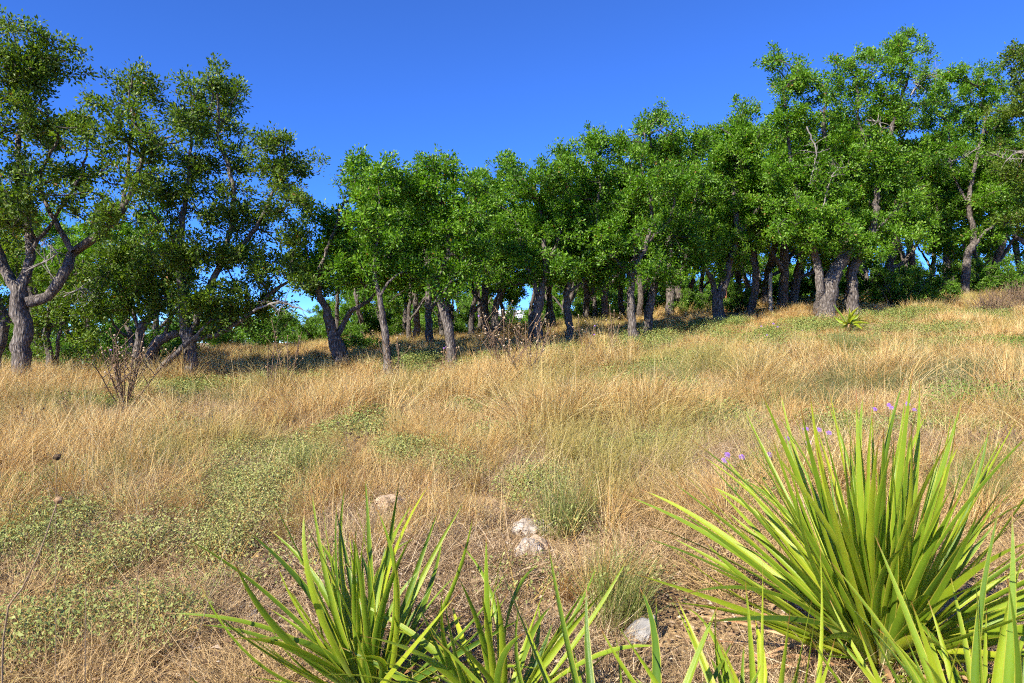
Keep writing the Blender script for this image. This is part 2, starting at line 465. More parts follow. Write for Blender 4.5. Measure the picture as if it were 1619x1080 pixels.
def grow_tree(stems, lobes, seed, leaf_len=0.062, tip_density=70, leaves_per_tip=34, clump=0.12, bare=0.0):
    """stems: list of (points in metres, radii); the first point of a later stem joins the tree where it is nearest unless it starts on the ground.
       lobes: list of (centre, (rx, ry, rz)).  Returns stem chains, branch chains, leaf verts / tris / colours"""
    rg = np.random.default_rng(seed)
    cap = 40000
    pos = np.zeros((cap, 3)); par = np.full(cap, -1); rad = np.zeros(cap); dirn = np.zeros((cap, 3)); isstem = np.zeros(cap, bool)
    n = 0
    chains = []
    for P, R in stems:
        Q, W = catmull(P, R, 0.11)
        jit = rg.normal(0, 0.012, Q.shape); jit[0] = 0
        Q = Q + jit
        chains.append((Q, W))
        for j in range(len(Q)):
            pos[n] = Q[j]; rad[n] = W[j]; isstem[n] = True
            par[n] = n - 1 if j else -1
            dirn[n] = (Q[min(j + 1, len(Q) - 1)] - Q[max(j - 1, 0)])
            n += 1
    dirn[:n] /= np.linalg.norm(dirn[:n], axis=1)[:, None] + 1e-9
    nstem = n
    # only the upper part of the stems may carry branches
    zmin = min(s[0][0][2] for s in stems)
    okstem = pos[:nstem, 2] > zmin + 0.9
    if okstem.sum() < 3: okstem[:] = True
    tips, tcen = [], []
    for c, r in lobes:
        r = np.array(r)
        vol = 4.19 * r.prod()
        m = max(8, int(vol * tip_density * 2.5))
        nc = max(2, m // 9)
        g = rg.normal(size=(nc, 3)); g /= np.linalg.norm(g, axis=1)[:, None]
        u = rg.random(nc) ** 0.40
        u = np.where(rg.random(nc) < 0.13, rg.uniform(1.0, 1.35, nc), u)
        cen = np.array(c) + g * u[:, None] * r
        k = rg.integers(0, nc, m)
        p = cen[k] + rg.normal(0, 1, (m, 3)) * np.array([0.105, 0.105, 0.085])
        tips.append(p); tcen.append(np.repeat(np.array(c)[None], m, 0))
    tips = np.concatenate(tips); tcen = np.concatenate(tcen)
    # growing order: nearest to the stems first
    sp = pos[:nstem][okstem]
    d0 = np.sqrt(((tips[:, None, :] - sp[None, ::2, :]) ** 2).sum(-1)).min(1)
    order = np.argsort(d0 + rg.normal(0, 0.1, len(d0)))
    usable = np.zeros(cap, bool); usable[:nstem] = okstem
    plen = np.zeros(cap)
    tipnode = []
    for ti in order:
        T = tips[ti]
        dv = T - pos[:n]
        dist = np.sqrt((dv * dv).sum(1))
        cost = dist + 0.10 * plen[:n] - 0.12 * (dv * dirn[:n]).sum(1)
        cost[~usable[:n]] = 1e9
        k = int(np.argmin(cost))
        L = dist[k]
        m = max(2, int(L / 0.13))
        t0 = dirn[k] * L * 0.45 + rg.normal(0, 0.10, 3) * L
        prev = k
        base = pos[k].copy()
        for j in range(1, m + 1):
            s = j / m
            q = base + (T - base) * s + t0 * s * (1 - s) ** 2 * 1.5
            if j < m: q = q + rg.normal(0, 0.018, 3)
            pos[n] = q; par[n] = prev
            dd = q - pos[prev]; dirn[n] = dd / (np.linalg.norm(dd) + 1e-9)
            usable[n] = True; plen[n] = plen[prev] + np.linalg.norm(dd)
            prev = n; n += 1
            if n >= cap - 40: break
        tipnode.append((prev, ti))
        if n >= cap - 40: break
    # pipe model radii for the branches
    acc = np.zeros(n)
    nchild = np.zeros(n, int)
    for i in range(n - 1, nstem - 1, -1):
        r2 = acc[i] if acc[i] > 0 else 0.0040 ** 2.2
        rad[i] = min(r2 ** (1 / 2.2), 0.075)
        p = par[i]
        if p >= 0: acc[p] += r2
    # chains of branches
    best = {}
    for i in range(nstem, n):
        p = par[i]
        if p >= nstem and (p not in best or rad[i] > rad[best[p]]): best[p] = i
    bch = []
    for i in range(nstem, n):
        p = par[i]
        if p >= nstem and best.get(p) == i: continue
        ids = [i]
        while ids[-1] in best: ids.append(best[ids[-1]])
        pts = np.vstack([pos[p][None], pos[ids]])
        rr = np.r_[min(rad[i] * 1.15, rad[p] if rad[p] > 0 else rad[i]), rad[ids]]
        bch.append((pts, rr))
    # leaves
    A = np.array([pos[i] for i, _ in tipnode]); tid = np.array([t for _, t in tipnode])
    D = np.array([dirn[i] for i, _ in tipnode])
    keep = rg.random(len(A)) >= bare
    A, D, tid = A[keep], D[keep], tid[keep]
    cnt = np.maximum(5, (leaves_per_tip * 1.02 * rg.uniform(0.5, 1.5, len(A))).astype(int))
    idx = np.repeat(np.arange(len(A)), cnt)
    m = len(idx)
    offs = rg.normal(0, 0.042, (m, 3))
    back = rg.random(m)[:, None] ** 1.3
    P = A[idx] - D[idx] * back * 0.13 + offs
    out = P - tcen[tid][idx]; out /= np.linalg.norm(out, axis=1)[:, None] + 1e-9
    axis = offs / (np.linalg.norm(offs, axis=1)[:, None] + 1e-9) * 0.9 + D[idx] * 0.6 + out * 0.25 + np.array([0, 0, 0.3]) + rg.normal(0, 0.25, (m, 3))
    nrm = out * 0.5 + np.array([0, 0, 0.65]) + rg.normal(0, 0.55, (m, 3))
    ln = leaf_len * 0.92 * rg.uniform(0.6, 1.3, m)
    V, T = leaf_faces(P, axis, nrm, ln, ln * rg.uniform(0.42, 0.6, m), rg)
    base = rg.normal(0.12, 0.13, len(A))[idx] + 0.12 * (rg.random() - 0.5)
    col = np.clip(base + rg.normal(0.42, 0.17, m), 0, 0.96)
    col[rg.random(m) < 0.006] = 1.0
    return chains, bch, V, T, np.repeat(col, 4)

tree_tris = 0
def assemble(name, label, cat, group, base, chains, bch, V, T, col, seed, leafmat, part='crown'):
    global tree_tris
    root = empty(name, base, label, cat, group)
    b = np.array(base)
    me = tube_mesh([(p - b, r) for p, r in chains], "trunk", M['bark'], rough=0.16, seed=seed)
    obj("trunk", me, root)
    mb = tube_mesh([(p - b, r) for p, r in bch], "branches", M['twig'], rough=0.08, seed=seed)
    if mb: obj("branches", mb, root)["kind"] = "stuff"
    ml = mesh_np("crown", V - b, T, leafmat, attrs={"col": col})
    c = obj(part, ml, root); c["kind"] = "stuff"
    tree_tris += len(T) + 2 * len(me.polygons) + (2 * len(mb.polygons) if mb else 0)
    return root

def px_tree(name, label, d, stems, lobes, seed, group, leafmat='leaf', leaf_len=0.066, dens=70, lpt=34, deep=1.0, dead=None, bare=0.0, spread=0.45, clump=0.12, clothe=0.7):
    """an oak from points of the photograph at d metres; stems: lists of (px, py, width_px[, depth offset]); lobes: (px, py, rx, ry[, depth offset])"""
    rg = np.random.default_rng(seed + 500)
    S = []
    for si, st in enumerate(stems):
        P, R = [], []
        for j, q in enumerate(st):
            dd = q[3] if len(q) > 3 else None
            if dd is None:
                dd = 0.0 if (si == 0 or j == 0) else rg.uniform(-0.35, 0.35) * min(1.0, j / 3)
            p = np.array(at(q[0], q[1], d + dd))
            P.append(p); R.append(q[2] / 2 / F * d * (0.82 if si == 0 and j < 3 else 0.70))
        if st[0][1] > 0 and (si == 0 or (len(st[0]) > 4)):      # stands on the ground
            x, y = P[0][0], P[0][1]
            g = gz(x, y)
            P[0][2] = g + 0.02
            flare = [np.array([x + 0.0, y, g - 0.18]), R[0] * 1.35]
            P = [flare[0], P[0] * [1, 1, 1], P[0] + (P[1] - P[0]) * min(0.35, 0.22 / max(0.3, np.linalg.norm(P[1] - P[0])))] + P[1:]
            R = [R[0] * 1.45, R[0] * 1.22, R[0]] + R[1:]
        S.append((P, R))
    base = Vector(S[0][0][1])
    base.z = gz(base.x, base.y)
    LB = []
    xs = [l[0] for l in lobes]
    half = (max(xs) - min(xs)) / 2 / F * d + 0.4
    for l in lobes:
        dd = l[4] if len(l) > 4 else rg.uniform(-spread, spread) * half
        c = np.array(at(l[0], l[1], d + dd))
        rx, rz = l[2] / F * d, l[3] / F * d
        ry = (rx + rz) / 2 * 1.1 * deep
        LB.append((c, (rx * 0.9, ry * 0.9, rz * 0.9)))
        for _ in range(3):      # ragged sprays round the main clump
            g = rg.normal(size=3); g /= np.linalg.norm(g)
            f = rg.uniform(0.30, 0.5)
            LB.append((c + g * np.array([rx, ry, rz]) * rg.uniform(0.75, 1.05), (rx * f, ry * f, rz * f)))
    low = max(c[2] - r[2] for c, r in LB[::4])
    low = min(c[2] - 0.6 * r[2] for c, r in LB)
    for P_, R_ in S:        # leafy side shoots that clothe the limbs
        Q_, _w = catmull(P_, R_, 0.34)
        for q_ in Q_[len(Q_) // 3:]:
            if q_[2] > low + 0.15 and rg.random() < clothe:
                LB.append((q_ + np.array([rg.normal(0, 0.16), rg.uniform(-0.42, 0.05), rg.normal(0, 0.12)]), (0.24, 0.20, 0.18)))
    ch, bch, V, T, col = grow_tree(S, LB, seed, leaf_len, dens, lpt, clump, bare)
    t = assemble(name, label, "tree", group, base, ch, bch, V, T, col, seed, M[leafmat])
    for k, pl in enumerate(dead or []):
        dead_branch(t, base, pl, d, seed + k)
    return t

def dead_branch(root, base, pl, d, seed):
    """a bleached leafless branch with side twigs"""
    rg = np.random.default_rng(seed)
    P = [np.array(at(q[0], q[1], d + (q[3] if len(q) > 3 else -0.5))) for q in pl]
    R = [q[2] / 2 / F * d for q in pl]
    Q, W = catmull(P, R, 0.07)
    Q = Q + rg.normal(0, 0.008, Q.shape)
    chs = [(Q, W)]
    W = W * 0.6
    chs = [(Q, W)]
    for _ in range(22):
        k = rg.integers(len(Q) // 4, len(Q))
        L = rg.uniform(0.12, 0.45)
        dr = rg.normal(size=3); dr /= np.linalg.norm(dr)
        n = 6
        pts = Q[k] + dr * (np.linspace(0, L, n))[:, None] + np.cumsum(rg.normal(0, 0.012, (n, 3)), 0)
        pts[0] = Q[k]
        chs.append((pts, np.linspace(W[k] * 0.7, 0.002, n)))
    me = tube_mesh([(p - np.array(base), r) for p, r in chs], "dead_branch", M['dead'], 0.05, seed)
    obj("dead_branch", me, root)

ROW = "oaks along the front of the grove"
# --- left group
px_tree("oak_tree", "large spreading oak at the left edge with a thick burled trunk and long right limb", 10.5,
  [[(33, 602, 33), (36, 560, 32), (36, 525, 31), (30, 495, 35), (30, 462, 31), (26, 448, 24)],
   [(30, 465, 26, 0), (8, 425, 22), (-15, 370, 18), (-50, 290, 14), (-70, 200, 8)],
   [(32, 460, 24, 0), (47, 415, 20), (44, 350, 16), (28, 270, 13), (38, 170, 9), (60, 90, 5)],
   [(44, 478, 26, 0), (76, 468, 22), (104, 430, 22), (118, 396, 20), (155, 370, 17), (190, 335, 14), (214, 290, 11), (232, 240, 8), (272, 212, 4)],
   [(116, 398, 14), (88, 350, 11), (62, 290, 8), (90, 220, 5)],
   [(192, 333, 9), (203, 260, 8), (208, 190, 5), (203, 140, 3)],
   [(46, 400, 10), (95, 330, 8), (130, 270, 6), (140, 210, 3)]],
  [(25, 62, 62, 32), (78, 78, 34, 40), (85, 120, 40, 28), (-30, 110, 60, 50), (40, 140, 60, 36), (0, 210, 70, 45), (90, 210, 60, 36), (130, 190, 34, 30), (100, 275, 55, 38), (20, 300, 55, 40),
   (165, 225, 34, 28), (205, 140, 34, 32), (245, 165, 28, 30), (190, 190, 30, 28), (235, 225, 30, 22), (270, 205, 22, 18), (150, 310, 40, 34), (215, 290, 32, 28), (55, 365, 40, 26), (-40, 330, 50, 60), (175, 350, 26, 22)],
  1, ROW, 'leaf_olive', leaf_len=0.064, dens=70, lpt=30, clothe=0.30, dead=[[(40, 430, 5), (90, 400, 4), (60, 380, 2)], [(10, 300, 5), (40, 330, 4), (20, 360, 2)]], spread=0.5)
px_tree("oak_tree", "dark oak with a straight trunk and tall double-topped crown, right of the large left oak", 11.6,
  [[(300, 592, 25), (302, 560, 23), (298, 535, 24), (290, 505, 20), (287, 450, 18), (284, 400, 15), (290, 340, 12), (300, 270, 8), (300, 190, 4)],
   [(302, 530, 15, 0), (320, 480, 15), (345, 425, 14), (365, 360, 12), (368, 290, 10), (348, 225, 8), (345, 150, 4)],
   [(345, 425, 11), (398, 370, 10), (428, 315, 7), (450, 255, 4)],
   [(308, 537, 13, 0), (350, 526, 11), (398, 492, 10), (436, 458, 8), (475, 435, 4)],
   [(286, 400, 8), (250, 350, 6), (225, 310, 4)]],
  [(340, 140, 40, 30), (378, 160, 42, 22), (305, 140, 20, 22), (345, 190, 50, 30), (305, 200, 34, 34), (440, 235, 44, 26), (468, 258, 32, 22), (415, 285, 46, 34), (360, 265, 46, 34), (300, 275, 42, 36),
   (262, 320, 40, 40), (330, 335, 52, 36), (400, 345, 48, 36), (455, 320, 36, 30), (285, 395, 50, 36), (360, 410, 60, 34), (430, 400, 44, 34), (470, 370, 24, 26), (250, 430, 44, 30), (330, 465, 50, 26), (400, 460, 40, 22), (465, 430, 22, 18)],
  2, ROW, 'leaf_olive', leaf_len=0.064, dens=78, lpt=30, clothe=0.55, dead=[[(400, 492, 6), (440, 478, 5), (478, 490, 3)]])
px_tree("oak_tree", "leaning oak with a bare black limb, left of the dark double-topped oak", 12.3,
  [[(212, 590, 18), (219, 540, 17), (226, 515, 15), (245, 495, 14), (268, 474, 10), (300, 440, 6)],
   [(222, 525, 8, 0), (205, 480, 7), (185, 440, 5), (170, 400, 3)]],
  [(200, 470, 40, 32), (170, 430, 42, 36), (230, 430, 36, 30), (190, 395, 34, 28), (150, 480, 36, 32), (240, 475, 28, 22)],
  3, ROW, 'leaf_olive', dens=80, lpt=32, dead=[[(100, 470, 4), (130, 455, 3), (150, 470, 2)]])
px_tree("oak_tree", "low oak whose stem bends flat to the right above the grass", 12.0,
  [[(232, 590, 21), (240, 555, 20), (252, 536, 19), (280, 527, 16), (320, 522, 12), (360, 505, 8), (410, 490, 4)],
   [(262, 531, 9, 0), (270, 500, 7), (262, 470, 4)]],
  [(345, 500, 50, 20), (390, 505, 34, 18), (420, 478, 26, 16), (300, 492, 34, 22), (262, 470, 30, 22)],
  4, ROW, 'leaf_olive', dens=66, lpt=30)
px_tree("oak_tree", "thin oak leaning steeply right in front of the dark trunk", 11.4,
  [[(243, 594, 13), (262, 574, 13), (288, 549, 11), (312, 530, 8), (335, 505, 4)]],
  [(335, 505, 28, 18), (365, 492, 22, 16)],
  5, ROW, 'leaf_olive', dens=60, lpt=26)
px_tree("oak_tree", "broken pale trunk with few leaves just right of the large left oak", 12.8,
  [[(80, 592, 15), (76, 545, 13), (75, 515, 13), (82, 475, 9), (95, 440, 5)], [(88, 590, 9, 0.3, 1), (92, 540, 8), (100, 500, 6), (115, 470, 4)]],
  [(110, 495, 38, 34), (140, 540, 34, 28), (125, 450, 34, 26)],
  6, ROW, 'leaf_olive', dens=66, lpt=30, bare=0.2)
px_tree("oak_tree", "oak cut by the left picture edge, its leaning brown stem showing beside the large oak", 13.0,
  [[(-12, 575, 20), (4, 530, 18), (6, 500, 16), (-20, 440, 12), (-30, 360, 8)], [(4, 520, 7, 0), (24, 500, 5), (30, 490, 3)]],
  [(-30, 380, 60, 50), (-20, 300, 50, 50), (-60, 450, 50, 50), (20, 420, 30, 40)],
  7, ROW, 'leaf_olive', dens=70, lpt=30)
# --- middle
px_tree("oak_tree", "forked dark oak at the left end of the bright green grove", 12.5,
  [[(542, 572, 29), (532, 545, 27), (524, 520, 20), (516, 490, 17), (506, 462, 13), (505, 425, 10), (525, 375, 8), (545, 310, 4)],
   [(530, 538, 14, 0), (545, 508, 13), (562, 487, 10), (590, 468, 6), (600, 430, 4)],
   [(508, 462, 7), (490, 430, 6), (485, 390, 3)]],
  [(510, 405, 40, 30), (500, 350, 32, 32), (520, 445, 34, 20), (550, 335, 40, 34), (580, 285, 36, 26), (548, 385, 40, 32), (482, 405, 22, 24), (560, 430, 34, 24), (565, 260, 16, 14), (600, 320, 34, 30)],
  8, ROW, dens=72)
px_tree("oak_tree", "slender pale oak standing forward of the row, left of the ragged stripped trunk", 11.5,
  [[(614, 583, 15), (611, 545, 14), (606, 505, 13), (600, 470, 11), (592, 425, 8), (598, 360, 5), (600, 300, 3)],
   [(600, 470, 7, 0), (620, 440, 5), (645, 425, 3)]],
  [(585, 415, 44, 30), (560, 445, 34, 24), (610, 350, 44, 34), (640, 435, 34, 22), (590, 300, 34, 28), (600, 262, 24, 18), (540, 430, 22, 18)],
  9, ROW, dens=76)
px_tree("oak_tree", "oak with ragged stripped bark on a leaning trunk and a limb reaching left", 12.0,
  [[(717, 567, 21), (712, 535, 19), (704, 502, 18), (692, 462, 17), (682, 435, 15), (652, 417, 12), (612, 405, 9), (580, 385, 4)],
   [(688, 448, 12, 0), (708, 405, 10), (704, 345, 8), (692, 285, 4)],
   [(700, 420, 7), (740, 370, 5), (755, 310, 3)]],
  [(690, 285, 40, 28), (680, 262, 18, 16), (712, 268, 20, 18), (650, 325, 46, 34), (725, 335, 44, 36), (690, 385, 50, 28), (630, 385, 44, 30), (745, 300, 28, 26), (755, 395, 28, 34), (730, 440, 36, 24), (650, 430, 40, 16), (645, 285, 26, 20)],
  10, ROW, dens=76)
px_tree("oak_tree", "twin-stemmed oak in the middle of the grove in front of the white house", 13.6,
  [[(852, 541, 18), (850, 505, 16), (854, 470, 15), (862, 420, 12), (856, 350, 8), (845, 290, 4)],
   [(839, 533, 13, 0.2, 1), (842, 500, 13), (848, 465, 10), (830, 410, 7), (815, 350, 4)],
   [(862, 420, 8), (885, 370, 6), (890, 300, 3)]],
  [(850, 290, 48, 32), (805, 300, 30, 30), (885, 265, 40, 26), (830, 365, 50, 38), (890, 345, 42, 40), (855, 425, 56, 28), (795, 385, 32, 38), (808, 262, 20, 16), (900, 410, 34, 30), (800, 440, 34, 20)],
  11, ROW, dens=70)
px_tree("oak_tree", "straight oak right of the twin-stemmed oak, crown rising above its neighbours", 14.4,
  [[(902, 533, 15), (898, 500, 14), (896, 465, 12), (906, 420, 10), (920, 350, 7), (925, 270, 3)],
   [(898, 465, 7, 0), (935, 430, 6), (955, 380, 3)]],
  [(925, 260, 36, 30), (905, 310, 40, 36), (945, 320, 36, 36), (920, 380, 42, 32), (890, 430, 36, 22), (955, 420, 30, 24), (885, 235, 14, 14), (940, 228, 20, 18)],
  12, ROW, dens=66)
px_tree("oak_tree", "oak with a pale bowed trunk standing forward in the grass right of centre", 14.0,
  [[(1003, 531, 20), (998, 500, 15), (997, 465, 14), (1000, 430, 13), (1022, 385, 10), (1030, 325, 8), (1015, 260, 5), (1020, 210, 3)],
   [(998, 435, 10, 0), (962, 400, 8), (942, 350, 6), (950, 290, 3)],
   [(1022, 385, 7), (1060, 345, 6), (1070, 280, 3)]],
  [(962, 240, 34, 34), (1038, 220, 40, 34), (1080, 230, 32, 32), (960, 300, 46, 38), (1040, 300, 50, 42), (985, 370, 50, 38), (1060, 380, 44, 36), (925, 350, 32, 36), (1025, 425, 44, 20), (1032, 188, 16, 12), (960, 425, 36, 20), (1000, 255, 30, 26)],
  13, ROW, dens=68)
px_tree("oak_tree", "dark oak leaning right just behind the pale bowed trunk", 14.8,
  [[(1024, 521, 17), (1028, 485, 16), (1038, 440, 13), (1062, 385, 10), (1095, 335, 6), (1105, 260, 3)],
   [(1040, 435, 6), (1075, 420, 5), (1100, 395, 3)]],
  [(1090, 300, 40, 40), (1080, 365, 40, 34), (1105, 235, 30, 30), (1110, 410, 34, 26), (1060, 440, 30, 18)],
  14, ROW, dens=64)
px_tree("oak_tree", "wide forked oak right of centre with one pale limb bending left", 16.2,
  [[(1136, 497, 22), (1134, 478, 21), (1143, 455, 17), (1153, 415, 16), (1166, 370, 13), (1160, 300, 10), (1170, 225, 5)],
   [(1133, 470, 14, 0), (1126, 445, 12), (1114, 420, 10), (1098, 402, 7), (1085, 370, 4)],
   [(1166, 370, 9), (1200, 330, 7), (1225, 290, 4)]],
  [(1168, 190, 34, 28), (1140, 230, 40, 36), (1190, 240, 36, 34), (1150, 305, 50, 42), (1190, 350, 42, 40), (1120, 370, 34, 34), (1225, 300, 34, 34), (1160, 395, 40, 26), (1225, 375, 30, 30)],
  15, ROW, dens=60)
# --- right
px_tree("oak_tree", "big oak with two pale leaning stems at the foot of the slope on the right", 15.0,
  [[(1304, 498, 33), (1311, 465, 29), (1319, 430, 27), (1340, 395, 22), (1335, 330, 17), (1318, 270, 13), (1302, 205, 9), (1308, 140, 4)],
   [(1291, 484, 20, 0.25, 1), (1297, 450, 18), (1292, 415, 17), (1278, 365, 14), (1255, 290, 10), (1245, 210, 6), (1240, 140, 3)],
   [(1335, 340, 9), (1300, 320, 7), (1270, 330, 4)]],
  [(1245, 130, 34, 36), (1290, 118, 34, 26), (1250, 195, 42, 36), (1300, 190, 44, 40), (1240, 270, 44, 36), (1298, 285, 50, 40), (1258, 345, 50, 34), (1312, 365, 56, 30), (1345, 395, 44, 22), (1290, 400, 40, 18), (1225, 95, 12, 12), (1320, 240, 34, 30)],
  16, ROW, dens=64, dead=[[(1300, 330, 4), (1318, 272, 4), (1335, 265, 2)], [(1275, 200, 4), (1290, 240, 4), (1280, 290, 2)]])
px_tree("oak_tree", "tallest oak with a dark vertical trunk, crown highest in the right of the picture", 15.3,
  [[(1350, 492, 23), (1347, 460, 20), (1350, 420, 19), (1372, 380, 17), (1385, 330, 14), (1388, 270, 11), (1415, 190, 8), (1440, 105, 4)],
   [(1388, 275, 8), (1360, 200, 6), (1355, 130, 3)],
   [(1372, 382, 8), (1400, 350, 6), (1430, 320, 3)]],
  [(1440, 68, 32, 22), (1395, 90, 40, 30), (1352, 112, 32, 26), (1438, 115, 34, 28), (1375, 160, 46, 34), (1430, 175, 40, 28), (1362, 230, 48, 34), (1420, 255, 40, 30), (1392, 315, 50, 32), (1440, 305, 32, 28), (1405, 375, 40, 26), (1370, 390, 34, 18), (1455, 360, 26, 24)],
  17, ROW, dens=64, dead=[[(1440, 150, 4), (1455, 130, 3), (1478, 112, 2)], [(1370, 190, 5), (1390, 195, 4), (1395, 210, 2)]])
px_tree("oak_tree", "oak with a lone upright trunk on the slope near the right edge", 19.0,
  [[(1525, 466, 17), (1526, 435, 16), (1530, 405, 14), (1540, 370, 12), (1532, 320, 10), (1545, 250, 7), (1560, 180, 4)],
   [(1530, 405, 8, 0), (1555, 370, 7), (1590, 340, 4)],
   [(1533, 325, 7), (1505, 270, 5), (1500, 200, 3)]],
  [(1518, 112, 34, 22), (1490, 150, 34, 32), (1560, 135, 40, 30), (1530, 180, 46, 36), (1580, 195, 42, 38), (1500, 240, 32, 36), (1552, 255, 50, 40), (1512, 315, 40, 32), (1582, 320, 42, 36), (1540, 370, 50, 20), (1480, 200, 20, 26)],
  18, ROW, 'leaf', leaf_len=0.072, dens=48, lpt=34, dead=[[(1560, 240, 4), (1595, 255, 4), (1610, 275, 2)], [(1480, 260, 4), (1520, 250, 3), (1545, 235, 2)]])
px_tree("oak_tree", "oak cut by the right picture edge, its crown leaning into the sky", 14.5,
  [[(1720, 490, 30), (1705, 430, 26), (1690, 370, 20), (1660, 290, 13), (1640, 200, 8), (1625, 110, 4)],
   [(1690, 370, 12), (1740, 300, 9), (1760, 200, 4)]],
  [(1612, 85, 24, 24), (1640, 125, 44, 40), (1605, 175, 26, 34), (1650, 215, 50, 46), (1700, 260, 60, 50), (1620, 270, 40, 36), (1680, 340, 60, 40), (1625, 350, 34, 28), (1740, 180, 60, 60)],
  19, ROW, 'leaf_olive', dens=70, dead=[[(1650, 250, 5), (1610, 240, 4), (1590, 255, 2)]])

# --- the shaded oaks behind: five shapes, copied
def generic_tree(seed, h, cr, lean, fork, rad0, leafmat='leaf'):
    rg = np.random.default_rng(seed)
    P = [np.array([0, 0, -0.18]), np.array([0, 0, 0.02])]
    for s in (0.2, 0.42, 0.65, 0.85):
        P.append(np.array([lean[0] * s + rg.normal(0, 0.06), lean[1] * s + rg.normal(0, 0.06), h * s]))
    R = [rad0 * 1.5, rad0 * 1.25, rad0, rad0 * 0.85, rad0 * 0.55, rad0 * 0.2]
    S = [(P, R)]
    for k in range(fork):
        a = rg.uniform(0, 6.28); b = P[3 if k else 2] + 0
        q = [b]
        for s in (0.3, 0.7, 1.0):
            q.append(b + np.array([math.cos(a) * cr * 0.8 * s, math.sin(a) * cr * 0.8 * s, h * 0.42 * s ** 1.2]) + rg.normal(0, 0.07, 3))
        S.append((q, [rad0 * 0.6, rad0 * 0.5, rad0 * 0.3, rad0 * 0.12]))
    LB = []
    top = P[-1]
    for k in range(11):
        a = k * 2.4 + rg.uniform(-0.4, 0.4); rr = cr * math.sqrt((k + 0.3) / 11) * 0.85
        z = h * (0.95 - 0.42 * (rr / cr) ** 1.5 * rg.uniform(0.6, 1.15)) - (0.25 * h if k % 3 == 2 else 0)
        c = np.array([top[0] + math.cos(a) * rr, top[1] + math.sin(a) * rr, z])
        r = cr * rg.uniform(0.32, 0.45)
        LB.append((c, (r, r, r * 0.75)))
    ch, bch, V, T, col = grow_tree(S, LB, seed, 0.075, 34, 34, 0.14)
    return ch, bch, V, T, col

def copy_tree(root, loc, rz, s, label, group):
    r = root.copy(); COL.objects.link(r)
    r.location = loc; r.rotation_euler = (0, 0, rz); r.scale = (s, s, s)
    r["label"] = label; r["group"] = group
    for c in root.children:
        k = c.copy(); COL.objects.link(k); k.parent = r
    return r

